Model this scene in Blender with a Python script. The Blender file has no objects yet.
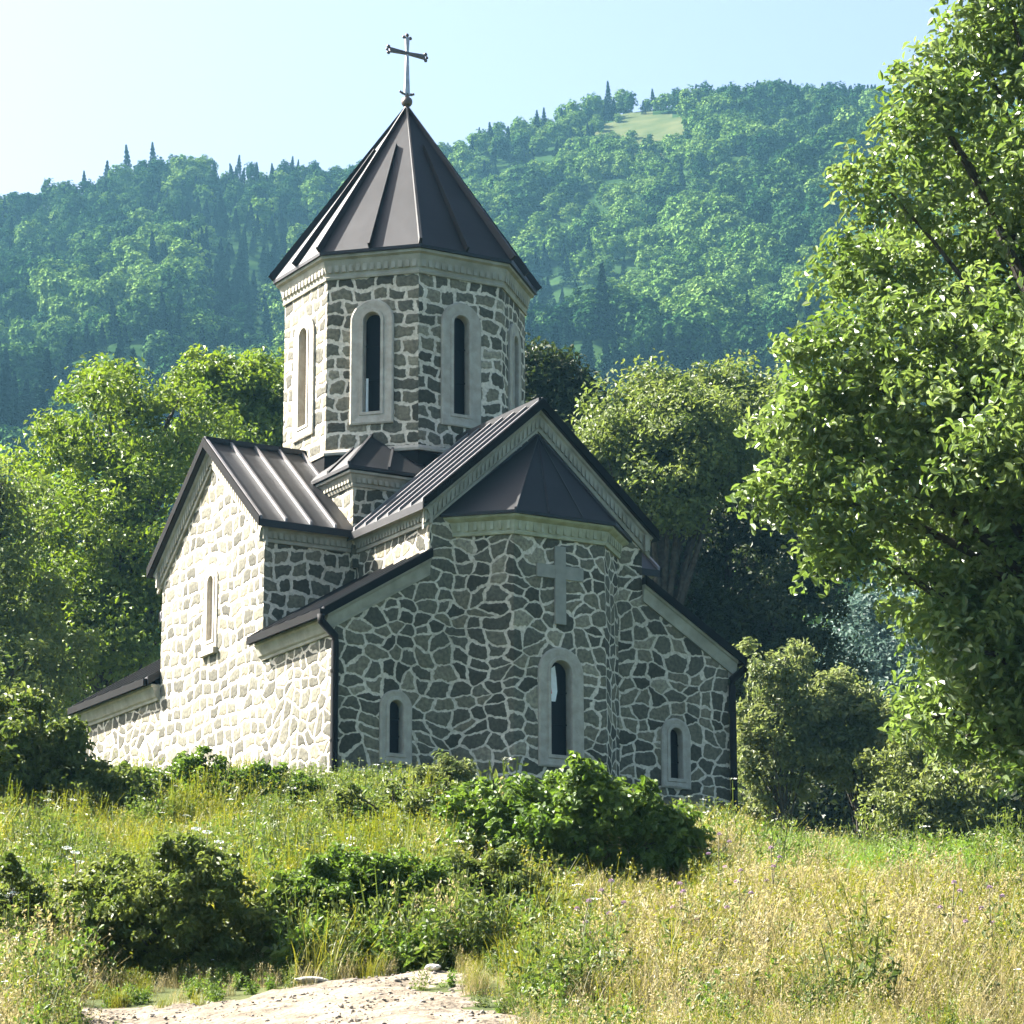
import bpy, bmesh, math, random
import numpy as np
from mathutils import Vector, Matrix
from mathutils.geometry import tessellate_polygon

random.seed(7)
rng = np.random.default_rng(7)
SC = bpy.context.scene
COL = SC.collection
PI = math.pi

# ------------------------------------------------------------------ camera
CAM = np.array([-29.44985911, -54.36969408, 0.0])
RT = np.array([0.86152891, -0.50769885, -0.00313149])
UP = np.array([-0.11854618, -0.2071542, 0.97109935])
FW = np.array([0.49367472, 0.83625894, 0.23865509])
FOC = 3000.0
cd = bpy.data.cameras.new('camera')
cam = bpy.data.objects.new('camera', cd)
COL.objects.link(cam)
cam.matrix_world = Matrix(((RT[0], UP[0], -FW[0], CAM[0]), (RT[1], UP[1], -FW[1], CAM[1]),
                           (RT[2], UP[2], -FW[2], CAM[2]), (0, 0, 0, 1)))
cd.sensor_width = 36.0
cd.lens = 36.0 * FOC / 1024.0
cd.clip_start = 0.5
cd.clip_end = 20000.0
SC.camera = cam

# ------------------------------------------------------------------ light
SUN_AZ = math.radians(42)      # from +Y towards -X
SUN_EL = math.radians(44)
SDIR = Vector((-math.sin(SUN_AZ) * math.cos(SUN_EL), math.cos(SUN_AZ) * math.cos(SUN_EL), math.sin(SUN_EL)))
W = bpy.data.worlds.new('World')
SC.world = W
W.use_nodes = True
wn = W.node_tree
bg = wn.nodes['Background']
sky = wn.nodes.new('ShaderNodeTexSky')
sky.sky_type = 'NISHITA'
sky.sun_disc = False
sky.sun_elevation = SUN_EL
sky.sun_rotation = -SUN_AZ
sky.air_density = 0.5
sky.dust_density = 9.0
sky.ozone_density = 2.3
sky.altitude = 600
wn.links.new(sky.outputs[0], bg.inputs[0])
bg.inputs[1].default_value = 0.05
sl = bpy.data.lights.new('sun', 'SUN')
sl.energy = 5.0
sl.angle = math.radians(0.5)
sl.color = (1.0, 0.95, 0.87)
so = bpy.data.objects.new('sun', sl)
COL.objects.link(so)
so.rotation_euler = SDIR.to_track_quat('Z', 'Y').to_euler()
so.location = (-40, 40, 60)
SC.view_settings.view_transform = 'Standard'
SC.view_settings.look = 'None'
SC.view_settings.gamma = 1.0
SC.view_settings.exposure = 3.0
SC.cycles.max_bounces = 6
SC.cycles.transparent_max_bounces = 4
SC.cycles.volume_bounces = 0
SC.cycles.use_denoising = True

# ------------------------------------------------------------------ helpers
FH = np.array([FW[0], FW[1]]) / math.hypot(FW[0], FW[1])
RH = np.array([FH[1], -FH[0]])


def st2xy(s, t):
    return CAM[0] + FH[0] * s + RH[0] * t, CAM[1] + FH[1] * s + RH[1] * t


def xy2st(x, y):
    dx, dy = x - CAM[0], y - CAM[1]
    return dx * FH[0] + dy * FH[1], dx * RH[0] + dy * RH[1]


def project(P):
    d = np.asarray(P, float) - CAM
    z = d @ FW
    return 512 + FOC * (d @ RT) / z, 512 - FOC * (d @ UP) / z


def at(px, py, s):
    """the world point seen towards (px, py) at forward distance s"""
    v = FW + RT * (px - 512) / FOC - UP * (py - 512) / FOC
    k = s / (v[0] * FH[0] + v[1] * FH[1])
    return CAM + v * k


_h = rng.random((64, 64))


def vnoise(x, y):
    x = np.asarray(x, float); y = np.asarray(y, float)
    xi = np.floor(x).astype(int); yi = np.floor(y).astype(int)
    fx = x - xi; fy = y - yi
    fx = fx * fx * (3 - 2 * fx); fy = fy * fy * (3 - 2 * fy)
    g = lambda a, b: _h[a % 64, b % 64]
    return ((g(xi, yi) * (1 - fx) + g(xi + 1, yi) * fx) * (1 - fy)
            + (g(xi, yi + 1) * (1 - fx) + g(xi + 1, yi + 1) * fx) * fy)


def fbm(x, y, o=3):
    r = 0; a = 0.5; f = 1.0
    for k in range(o):
        r = r + a * vnoise(x * f + 17 * k, y * f + 31 * k); a *= 0.5; f *= 2.1
    return r / (1 - 0.5 ** o)


def link(o, parent=None):
    COL.objects.link(o)
    if parent is not None:
        o.parent = parent
    return o


def tag(o, label=None, cat=None, group=None, kind=None):
    if label: o['label'] = label
    if cat: o['category'] = cat
    if group: o['group'] = group
    if kind: o['kind'] = kind
    return o


def empty(name, loc, label, cat, group=None):
    o = bpy.data.objects.new(name, None)
    o.location = loc
    o.empty_display_size = 0.3
    link(o)
    return tag(o, label, cat, group)


def obj_bm(name, bm, mat, parent=None, offset=None, smooth=False):
    if offset is not None:
        bmesh.ops.translate(bm, verts=bm.verts, vec=-Vector(offset))
    me = bpy.data.meshes.new(name)
    bm.to_mesh(me)
    bm.free()
    for m in (mat if isinstance(mat, (list, tuple)) else [mat]):
        me.materials.append(m)
    if smooth:
        for p in me.polygons: p.use_smooth = True
    return link(bpy.data.objects.new(name, me), parent)


def np_mesh(name, V, F, mats, tint=None, midx=None, smooth=False):
    V = np.asarray(V, np.float32); F = np.asarray(F, np.int32)
    me = bpy.data.meshes.new(name)
    n, m, k = len(V), len(F), F.shape[1]
    me.vertices.add(n); me.vertices.foreach_set('co', V.ravel())
    me.loops.add(m * k); me.loops.foreach_set('vertex_index', F.ravel())
    me.polygons.add(m)
    me.polygons.foreach_set('loop_start', np.arange(0, m * k, k, dtype=np.int32))
    try:
        me.polygons.foreach_set('loop_total', np.full(m, k, np.int32))
    except Exception:
        pass
    if midx is not None:
        me.polygons.foreach_set('material_index', np.asarray(midx, np.int32))
    me.polygons.foreach_set('use_smooth', np.full(m, bool(smooth)))
    me.update(calc_edges=True)
    if tint is not None:
        a = me.attributes.new('tint', 'FLOAT', 'FACE')
        a.data.foreach_set('value', np.asarray(tint, np.float32))
    for mt in mats: me.materials.append(mt)
    return me


# ------------------------------------------------------------------ materials
def new_mat(name):
    m = bpy.data.materials.new(name)
    m.use_nodes = True
    nt = m.node_tree
    return m, nt, nt.nodes, nt.links, nt.nodes['Principled BSDF']


def ramp(N, stops):
    r = N.new('ShaderNodeValToRGB')
    e = r.color_ramp.elements
    while len(e) < len(stops): e.new(0.5)
    for el, (p, c) in zip(e, stops):
        el.position = p; el.color = (*c, 1)
    return r


def noise_mat(name, c0, c1, scale, rough=0.8, bump=0.0, detail=5, spec=0.3, metallic=0.0, bscale=None):
    m, nt, N, L, B = new_mat(name)
    tc = N.new('ShaderNodeTexCoord')
    nz = N.new('ShaderNodeTexNoise'); nz.inputs['Scale'].default_value = scale; nz.inputs['Detail'].default_value = detail
    L.new(tc.outputs['Object'], nz.inputs['Vector'])
    r = ramp(N, [(0.3, c0), (0.7, c1)])
    L.new(nz.outputs[0], r.inputs[0]); L.new(r.outputs[0], B.inputs['Base Color'])
    B.inputs['Roughness'].default_value = rough
    B.inputs['Specular IOR Level'].default_value = spec
    B.inputs['Metallic'].default_value = metallic
    if bump:
        n2 = N.new('ShaderNodeTexNoise'); n2.inputs['Scale'].default_value = bscale or scale * 3; n2.inputs['Detail'].default_value = 6
        L.new(tc.outputs['Object'], n2.inputs['Vector'])
        b = N.new('ShaderNodeBump'); b.inputs['Strength'].default_value = 1; b.inputs['Distance'].default_value = bump
        L.new(n2.outputs[0], b.inputs['Height']); L.new(b.outputs[0], B.inputs['Normal'])
    return m


def math_node(N, L, op, a, b=None, clamp=False):
    n = N.new('ShaderNodeMath'); n.operation = op; n.use_clamp = clamp
    for i, v in enumerate((a, b)):
        if v is None: continue
        if isinstance(v, (int, float)): n.inputs[i].default_value = v
        else: L.new(v, n.inputs[i])
    return n.outputs[0]


def rubble_mat(coursed=False):
    m, nt, N, L, B = new_mat('coursed_masonry' if coursed else 'rubble_masonry')
    uv = N.new('ShaderNodeUVMap'); uv.uv_map = 'uv'

    def noise2(scale, detail):
        n = N.new('ShaderNodeTexNoise'); n.noise_dimensions = '2D'
        n.inputs['Scale'].default_value = scale; n.inputs['Detail'].default_value = detail
        L.new(uv.outputs[0], n.inputs['Vector'])
        return n
    v = uv.outputs[0]
    for nz, amp in ((noise2(1.0, 1), 0.34 if coursed else 0.48), (noise2(4.0, 2), 0.14 if coursed else 0.10), (noise2(15, 2), 0.03)):
        sb = N.new('ShaderNodeVectorMath'); sb.operation = 'SUBTRACT'; sb.inputs[1].default_value = (0.5, 0.5, 0.5)
        L.new(nz.outputs['Color'], sb.inputs[0])
        k = N.new('ShaderNodeVectorMath'); k.operation = 'SCALE'; k.inputs['Scale'].default_value = amp
        L.new(sb.outputs[0], k.inputs[0])
        ad = N.new('ShaderNodeVectorMath'); ad.operation = 'ADD'
        L.new(v, ad.inputs[0]); L.new(k.outputs[0], ad.inputs[1])
        v = ad.outputs[0]
    if coursed:
        sx = N.new('ShaderNodeSeparateXYZ'); L.new(v, sx.inputs[0])
        SX, SY = 2.5, 3.5
        y = math_node(N, L, 'MULTIPLY', sx.outputs[1], SY)
        row = math_node(N, L, 'FLOOR', y)
        fy = math_node(N, L, 'FRACT', y)
        dy = math_node(N, L, 'MINIMUM', fy, math_node(N, L, 'SUBTRACT', 1.0, fy))
        xw = math_node(N, L, 'ADD', math_node(N, L, 'MULTIPLY', sx.outputs[0], SX), math_node(N, L, 'MULTIPLY', row, 37.37))
        v1 = N.new('ShaderNodeTexVoronoi'); v1.voronoi_dimensions = '1D'; v1.feature = 'DISTANCE_TO_EDGE'; v1.inputs['Scale'].default_value = 1; v1.inputs['Randomness'].default_value = 0.9
        vc = N.new('ShaderNodeTexVoronoi'); vc.voronoi_dimensions = '1D'; vc.feature = 'F1'; vc.inputs['Scale'].default_value = 1; vc.inputs['Randomness'].default_value = 0.9
        L.new(xw, v1.inputs['W']); L.new(xw, vc.inputs['W'])
        dx = math_node(N, L, 'MULTIPLY', v1.outputs['Distance'], SY / SX)
        sm = N.new('ShaderNodeMath'); sm.operation = 'SMOOTH_MIN'; sm.inputs[2].default_value = 0.16
        L.new(dx, sm.inputs[0]); L.new(dy, sm.inputs[1])
        dist = sm.outputs[0]
    else:
        mp = N.new('ShaderNodeMapping'); mp.inputs['Scale'].default_value = (2.65, 3.9, 1)
        L.new(v, mp.inputs[0])
        ve = N.new('ShaderNodeTexVoronoi'); ve.voronoi_dimensions = '2D'; ve.feature = 'DISTANCE_TO_EDGE'; ve.inputs['Scale'].default_value = 1; ve.inputs['Randomness'].default_value = 0.7
        vc = N.new('ShaderNodeTexVoronoi'); vc.voronoi_dimensions = '2D'; vc.feature = 'F1'; vc.inputs['Scale'].default_value = 1; vc.inputs['Randomness'].default_value = 0.7
        L.new(mp.outputs[0], ve.inputs['Vector']); L.new(mp.outputs[0], vc.inputs['Vector'])
        dist = ve.outputs['Distance']
    n3 = noise2(14, 4)
    n4 = noise2(2.2, 2)
    wd = math_node(N, L, 'MULTIPLY_ADD', n4.outputs[0], 0.10)
    wd.node.inputs[2].default_value = 0.045 if coursed else 0.012
    d = math_node(N, L, 'SUBTRACT', dist, wd)
    mask = math_node(N, L, 'MULTIPLY', d, 34.0, clamp=True)        # 0 mortar, 1 stone
    sp = N.new('ShaderNodeSeparateColor'); L.new(vc.outputs['Color'], sp.inputs[0])
    rs = ramp(N, [(0.0, (0.043, 0.041, 0.029)), (0.3, (0.072, 0.068, 0.050)), (0.55, (0.100, 0.095, 0.072)),
                  (0.78, (0.136, 0.124, 0.087)), (0.93, (0.160, 0.140, 0.10)), (1.0, (0.26, 0.235, 0.175))])
    L.new(sp.outputs[0], rs.inputs[0])
    rn = ramp(N, [(0.25, (0.6, 0.6, 0.6)), (0.75, (1.35, 1.33, 1.25))])
    L.new(n3.outputs[0], rn.inputs[0])
    mx = N.new('ShaderNodeMix'); mx.data_type = 'RGBA'; mx.blend_type = 'MULTIPLY'; mx.inputs[0].default_value = 1
    L.new(rs.outputs[0], mx.inputs[6]); L.new(rn.outputs[0], mx.inputs[7])
    rm = ramp(N, [(0.25, (0.38, 0.333, 0.26)), (0.75, (0.64, 0.565, 0.455))])
    L.new(n3.outputs[0], rm.inputs[0])
    fx = N.new('ShaderNodeMix'); fx.data_type = 'RGBA'
    L.new(mask, fx.inputs[0]); L.new(rm.outputs[0], fx.inputs[6]); L.new(mx.outputs[2], fx.inputs[7])
    # broad weathering streaks
    n5 = noise2(0.55, 4)
    r5 = ramp(N, [(0.3, (0.86, 0.86, 0.83)), (0.7, (1.1, 1.1, 1.1))])
    L.new(n5.outputs[0], r5.inputs[0])
    m5 = N.new('ShaderNodeMix'); m5.data_type = 'RGBA'; m5.blend_type = 'MULTIPLY'; m5.inputs[0].default_value = 1
    L.new(fx.outputs[2], m5.inputs[6]); L.new(r5.outputs[0], m5.inputs[7])
    L.new(m5.outputs[2], B.inputs['Base Color'])
    B.inputs['Roughness'].default_value = 0.85
    B.inputs['Specular IOR Level'].default_value = 0.25
    hp = math_node(N, L, 'MULTIPLY', d, 6.0, clamp=True)
    hp = math_node(N, L, 'POWER', hp, 0.5)
    h2 = math_node(N, L, 'MULTIPLY_ADD', n3.outputs[0], 0.6)
    L.new(hp, h2.node.inputs[2])
    b = N.new('ShaderNodeBump'); b.inputs['Strength'].default_value = 0.8; b.inputs['Distance'].default_value = 0.022
    L.new(h2, b.inputs['Height']); L.new(b.outputs[0], B.inputs['Normal'])
    return m


def leaf_mat(name, c0, c1, trans=0.35, rough=0.55, spec=0.3, var=0.25, tcol=None, objvar=0.0):
    m, nt, N, L, B = new_mat(name)
    at_ = N.new('ShaderNodeAttribute'); at_.attribute_name = 'tint'
    r = ramp(N, [(0.0, c0), (1.0, c1)])
    f = at_.outputs['Fac']
    oi = N.new('ShaderNodeObjectInfo')
    if objvar:
        o = math_node(N, L, 'SUBTRACT', oi.outputs['Random'], 0.5)
        o = math_node(N, L, 'MULTIPLY', o, objvar)
        f = math_node(N, L, 'ADD', f, o, clamp=True)
    L.new(f, r.inputs[0])
    L.new(r.outputs[0], B.inputs['Base Color'])
    B.inputs['Roughness'].default_value = rough
    B.inputs['Specular IOR Level'].default_value = spec
    tr = N.new('ShaderNodeBsdfTranslucent')
    hs = N.new('ShaderNodeHueSaturation'); hs.inputs['Hue'].default_value = 0.495; hs.inputs['Saturation'].default_value = 1.1; hs.inputs['Value'].default_value = 1.5
    L.new(r.outputs[0], hs.inputs['Color']); L.new(hs.outputs[0], tr.inputs[0])
    mxs = N.new('ShaderNodeMixShader'); mxs.inputs[0].default_value = trans
    L.new(B.outputs[0], mxs.inputs[1]); L.new(tr.outputs[0], mxs.inputs[2])
    L.new(mxs.outputs[0], N['Material Output'].inputs['Surface'])
    return m


M = {}
M['rubble'] = rubble_mat()
M['coursed'] = rubble_mat(True)
M['trim'] = noise_mat('carved_stone', (0.21, 0.195, 0.15), (0.33, 0.31, 0.25), 3.5, 0.85, 0.006, bscale=25)
M['frame'] = noise_mat('window_stone', (0.28, 0.25, 0.20), (0.39, 0.355, 0.29), 6, 0.85, 0.014, bscale=26)
M['niche'] = noise_mat('niche_stone', (0.40, 0.35, 0.29), (0.50, 0.45, 0.38), 4, 0.9, 0.004)
M['apse_trim'] = noise_mat('weathered_stone', (0.25, 0.245, 0.16), (0.40, 0.39, 0.29), 4, 0.9, 0.008, bscale=22)
M['roof'] = noise_mat('roof_sheet', (0.006, 0.006, 0.0065), (0.014, 0.0135, 0.0145), 1.1, 0.52, 0.009, spec=0.27, bscale=1.6)
M['batten'] = noise_mat('sunlit_batten', (0.11, 0.10, 0.10), (0.16, 0.15, 0.15), 2.0, 0.42, 0, spec=0.6)  # paler than the sheet: sun caught by the battens put into the colour
M['fascia'] = noise_mat('dark_fascia', (0.005, 0.005, 0.005), (0.008, 0.0075, 0.007), 2, 0.8, 0, spec=0.06)
M['pipe'] = noise_mat('dark_pipe', (0.005, 0.005, 0.005), (0.009, 0.008, 0.008), 4, 0.7, 0, spec=0.1)
M['iron'] = noise_mat('cross_metal', (0.30, 0.28, 0.25), (0.42, 0.40, 0.37), 9, 0.35, 0.002, metallic=0.8)
M['ball'] = noise_mat('ball_metal', (0.09, 0.07, 0.06), (0.15, 0.12, 0.105), 9, 0.45, 0.002, metallic=0.5)
M['patch_white'] = noise_mat('light_patch_white', (0.72, 0.72, 0.70), (0.82, 0.82, 0.8), 12, 0.9)  # white of the light patches painted into the windows
M['red'] = noise_mat('light_patch_red', (0.55, 0.06, 0.07), (0.6, 0.1, 0.1), 12, 0.9)  # red bit of the light painted into the apse window
M['bark'] = noise_mat('bark', (0.022, 0.018, 0.013), (0.065, 0.055, 0.042), 9, 0.95, 0.02, bscale=18)
M['path'] = noise_mat('path_dirt', (0.06, 0.046, 0.03), (0.19, 0.155, 0.11), 2.6, 0.95, 0.05, detail=10, bscale=14)
M['rock'] = noise_mat('pale_rock', (0.40, 0.38, 0.35), (0.62, 0.60, 0.56), 5, 0.9, 0.02)
M['pebble'] = noise_mat('pebble_stone', (0.07, 0.06, 0.05), (0.26, 0.23, 0.19), 0.7, 0.9)
M['stem'] = noise_mat('dry_stem', (0.10, 0.09, 0.045), (0.17, 0.15, 0.08), 8, 0.8)
M['petal'] = noise_mat('pink_petal', (0.36, 0.24, 0.33), (0.50, 0.38, 0.46), 30, 0.8)
M['umbel'] = noise_mat('white_petal', (0.70, 0.70, 0.66), (0.82, 0.82, 0.78), 30, 0.8)


def glass_mat():
    m, nt, N, L, B = new_mat('dark_glass')
    B.inputs['Base Color'].default_value = (0.003, 0.003, 0.003, 1)
    B.inputs['Roughness'].default_value = 0.3
    B.inputs['Specular IOR Level'].default_value = 0.07
    return m


M['glass'] = glass_mat()
M['leaf_maple'] = leaf_mat('leaf_maple', (0.06, 0.105, 0.014), (0.135, 0.18, 0.026), 0.34)
M['leaf_dark'] = leaf_mat('leaf_dark', (0.012, 0.022, 0.006), (0.036, 0.052, 0.013), 0.26)  # dark green; also paints shade into the aisle-side tree and the hollow
M['leaf_mid'] = leaf_mat('leaf_mid', (0.056, 0.088, 0.019), (0.135, 0.165, 0.042), 0.36)
M['leaf_walnut'] = leaf_mat('leaf_walnut', (0.06, 0.106, 0.017), (0.142, 0.187, 0.056), 0.36, rough=0.4, spec=0.5)
M['leaf_shrub'] = leaf_mat('leaf_shrub', (0.045, 0.085, 0.013), (0.1, 0.15, 0.028), 0.36)
M['leaf_bush'] = leaf_mat('leaf_bush', (0.065, 0.095, 0.02), (0.15, 0.17, 0.05), 0.4)
M['leaf_olive'] = leaf_mat('leaf_olive', (0.07, 0.1, 0.028), (0.15, 0.17, 0.06), 0.4)
M['leaf_silver'] = leaf_mat('leaf_silver', (0.05, 0.085, 0.065), (0.1, 0.145, 0.115), 0.28)
M['leaf_weed'] = leaf_mat('leaf_weed', (0.042, 0.07, 0.013), (0.118, 0.14, 0.035), 0.36)
M['wood_leaf'] = leaf_mat('wood_leaf', (0.012, 0.04, 0.013), (0.052, 0.1, 0.028), 0.06, objvar=0.75, spec=0.0)
M['wood_light'] = leaf_mat('wood_light_leaf', (0.065, 0.13, 0.026), (0.145, 0.22, 0.055), 0.08, objvar=0.6, spec=0.0)
M['wood_needle'] = leaf_mat('wood_needle', (0.006, 0.018, 0.014), (0.018, 0.04, 0.024), 0.04, objvar=0.5, spec=0.0)
M['grass_yg'] = leaf_mat('grass_yellow_green', (0.066, 0.09, 0.011), (0.165, 0.16, 0.026), 0.38, objvar=0.5)
M['grass_fresh'] = leaf_mat('grass_fresh', (0.06, 0.12, 0.016), (0.125, 0.185, 0.03), 0.4, objvar=0.4)
M['grass_dry'] = leaf_mat('grass_dry', (0.11, 0.1, 0.036), (0.25, 0.215, 0.105), 0.38, objvar=0.5)


def ground_mat():
    m, nt, N, L, B = new_mat('meadow_soil')
    tc = N.new('ShaderNodeTexCoord')
    n1 = N.new('ShaderNodeTexNoise'); n1.inputs['Scale'].default_value = 0.35; n1.inputs['Detail'].default_value = 8
    L.new(tc.outputs['Object'], n1.inputs['Vector'])
    r = ramp(N, [(0.3, (0.028, 0.042, 0.011)), (0.5, (0.05, 0.058, 0.018)), (0.72, (0.085, 0.078, 0.034))])
    L.new(n1.outputs[0], r.inputs[0]); L.new(r.outputs[0], B.inputs['Base Color'])
    B.inputs['Roughness'].default_value = 0.95
    B.inputs['Specular IOR Level'].default_value = 0.1
    return m


M['ground'] = ground_mat()
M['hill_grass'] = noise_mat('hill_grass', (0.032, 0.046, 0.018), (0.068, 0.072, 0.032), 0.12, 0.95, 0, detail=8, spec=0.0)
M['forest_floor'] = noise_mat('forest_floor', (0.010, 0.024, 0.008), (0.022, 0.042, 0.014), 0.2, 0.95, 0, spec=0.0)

# ------------------------------------------------------------------ terrain
PS = np.array([-60, 0, 20, 26, 30, 34, 53, 57, 75, 120, 250, 330], float)
PZ = np.array([-4.5, -1.6, 0.85, 1.85, 2.65, 3.65, 7.55, 8.15, 8.9, 15, 48, 84], float)
RPX = np.array([-900, -300, 0, 60, 150, 220, 280, 350, 450, 480, 540, 600, 640, 700, 760, 800, 862, 1024, 1400, 2000], float)
RPY = np.array([330, 250, 205, 192, 166, 168, 166, 166, 150, 132, 116, 103, 97, 92, 90, 95, 96, 110, 170, 330], float)
S_RIDGE = 720.0


def ridge_z(theta):
    px = 512 + theta * FOC / 1.06
    py = np.interp(px, RPX, RPY)
    el = math.radians(13.807) + np.arctan((512 - py) / FOC)
    return S_RIDGE * np.tan(el) - 3.0


def terrain(s, t):
    s = np.asarray(s, float); t = np.asarray(t, float)
    z = np.interp(s, PS, PZ)
    z = z + (fbm(s * 0.16 + 5, t * 0.16 + 9) - 0.5) * 0.5 * np.clip((52 - s) / 15, 0.15, 1) * (s > 15)
    z = z - np.clip(t + 2.0, 0, 14) * 0.105 * np.clip((s - 36) / 16, 0, 1) * np.clip((120 - s) / 50, 0, 1)
    th = t / np.maximum(s, 100.0)
    zr = ridge_z(th)
    u = np.clip((s - 250) / (S_RIDGE - 250), 0, 1)
    zh = 48 + (zr - 48) * (u ** 1.2)
    bump = (fbm(s * 0.011 + 3, t * 0.013 + 8, 3) - 0.5) * 50 * np.sin(PI * np.clip(u, 0, 1)) ** 0.8
    zh = zh + bump
    zh = np.where(s > S_RIDGE, zr - (s - S_RIDGE) * 0.22, zh)
    zh = np.maximum(zh, 20)
    k = np.clip((s - 250) / 90, 0, 1)
    return z * (1 - k) + zh * k


def ground_at(x, y):
    s, t = xy2st(x, y)
    return terrain(s, t)


def build_terrain():
    S = np.concatenate([np.arange(-60, 20, 5), np.arange(20, 60, 0.35), np.arange(60, 130, 3), np.arange(130, 260, 10),
                        np.arange(260, 900, 7), np.array([920, 960, 1020, 1100, 1250, 1500, 2000, 3000, 4500])])
    T = np.concatenate([-np.geomspace(1.2, 0.26, 14)[:-1], np.linspace(-0.25, 0.25, 150), np.geomspace(0.26, 1.2, 14)[1:]])
    sg, tg = np.meshgrid(S, T, indexing='ij')
    tt = tg * (np.abs(sg) + 25)
    z = terrain(sg, tt)
    x, y = st2xy(sg, tt)
    V = np.stack([x, y, z], -1).reshape(-1, 3)
    a, b = len(S), len(T)
    i = np.arange((a - 1) * (b - 1)); r = i // (b - 1); c = i % (b - 1)
    F = np.stack([r * b + c, r * b + c + 1, (r + 1) * b + c + 1, (r + 1) * b + c], -1)
    far = S[r] >= 215
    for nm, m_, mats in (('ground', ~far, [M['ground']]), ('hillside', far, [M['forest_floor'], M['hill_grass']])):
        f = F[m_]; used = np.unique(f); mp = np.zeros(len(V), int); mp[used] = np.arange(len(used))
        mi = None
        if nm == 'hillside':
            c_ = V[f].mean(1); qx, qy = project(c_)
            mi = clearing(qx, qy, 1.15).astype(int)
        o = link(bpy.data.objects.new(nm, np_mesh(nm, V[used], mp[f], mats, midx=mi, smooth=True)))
        tag(o, kind='structure')


def clearing(px, py, k=1.0):
    return (((px - 650) / 48) ** 2 + ((py - 136) / 22) ** 2 < k)


def path_mask(s, t):
    """soft mask of the dirt path: above 0.5 is bare dirt"""
    px = 512 + t / s * FOC
    e = (fbm(s * 0.9, t * 0.7 + 40) - 0.5) * 3.2 + (fbm(s * 3.1, t * 2.7 + 12) - 0.5) * 2.2 + (fbm(s * 9, t * 8 + 2) - 0.5) * 1.2
    d = np.minimum((px - 35) / 60, (500 + np.clip(30 - s, 0, 9) * 6 - px) / 60)
    d = np.minimum(d, (28.2 + np.clip((px - 120) / 370, 0, 1) * 1.3 - s) / 0.6)
    return np.clip(0.5 + 0.4 * (d - 0.6 + e * 0.8), 0, 1)


def path_halfcheck(s, t):
    return (path_mask(s, t) > 0.5) & (s > 12)


def build_path():
    S = np.arange(12, 31.6, 0.07); T = np.arange(-7, 4.5, 0.07)
    sg, tg = np.meshgrid(S, T, indexing='ij')
    z = terrain(sg, tg) + (path_mask(sg, tg) - 0.5) * 0.12 + 0.004 + (fbm(sg * 2.2, tg * 2.2) - 0.5) * 0.05 + (fbm(sg * 7, tg * 7 + 5) - 0.5) * 0.025
    x, y = st2xy(sg, tg)
    V = np.stack([x, y, z], -1).reshape(-1, 3)
    b = len(T); a = len(S)
    i = np.arange((a - 1) * (b - 1)); r = i // (b - 1); c = i % (b - 1)
    F = np.stack([r * b + c, r * b + c + 1, (r + 1) * b + c + 1, (r + 1) * b + c], -1)
    me = path_mask(sg, tg).reshape(-1)
    F = F[me[F].max(1) > 0.3]
    used = np.unique(F); mp = np.zeros(len(V), int); mp[used] = np.arange(len(used))
    o = link(bpy.data.objects.new('path', np_mesh('path', V[used], mp[F], [M['path']], smooth=True)))
    tag(o, kind='structure')


build_terrain()
build_path()

# ------------------------------------------------------------------ church geometry helpers
Z0 = 6.9      # wall foot, below ground


def arch_loop(u0, w, zb, zt, n=12):
    """counter-clockwise loop of a round-headed opening, width w, foot zb, crown zt"""
    r = w / 2
    pts = [(u0 - r, zb), (u0 + r, zb)]
    for k in range(n + 1):
        a = PI * k / n
        pts.append((u0 + r * math.cos(a), zt - r + r * math.sin(a)))
    return pts


class Wall:
    """a plane wall: o + u*U + z*Z, outward normal Nn"""
    def __init__(s, o, U, off=0.0):
        s.o = Vector(o); s.U = Vector(U).normalized(); s.N = s.U.cross(Vector((0, 0, 1))); s.off = off

    def p(s, u, z, d=0.0):
        return Vector((s.o.x + s.U.x * u + s.N.x * d, s.o.y + s.U.y * u + s.N.y * d, z))


def wall_face(bm, uvl, w, outline, holes=()):
    loops = [[Vector((u, z, 0)) for u, z in outline]] + [[Vector((u, z, 0)) for u, z in h] for h in holes]
    flat = [q for l in loops for q in l]
    vs = [bm.verts.new(w.p(q.x, q.y)) for q in flat]
    for t in tessellate_polygon(loops):
        a, b, c = (flat[i] for i in t)
        if (b - a).cross(c - a).z < 0: t = (t[0], t[2], t[1])
        try:
            f = bm.faces.new([vs[i] for i in t])
        except ValueError:
            continue
        for l, i in zip(f.loops, t):
            l[uvl].uv = (flat[i].x + w.off, flat[i].y)


def new_wall_bm():
    bm = bmesh.new()
    return bm, bm.loops.layers.uv.new('uv')


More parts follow.
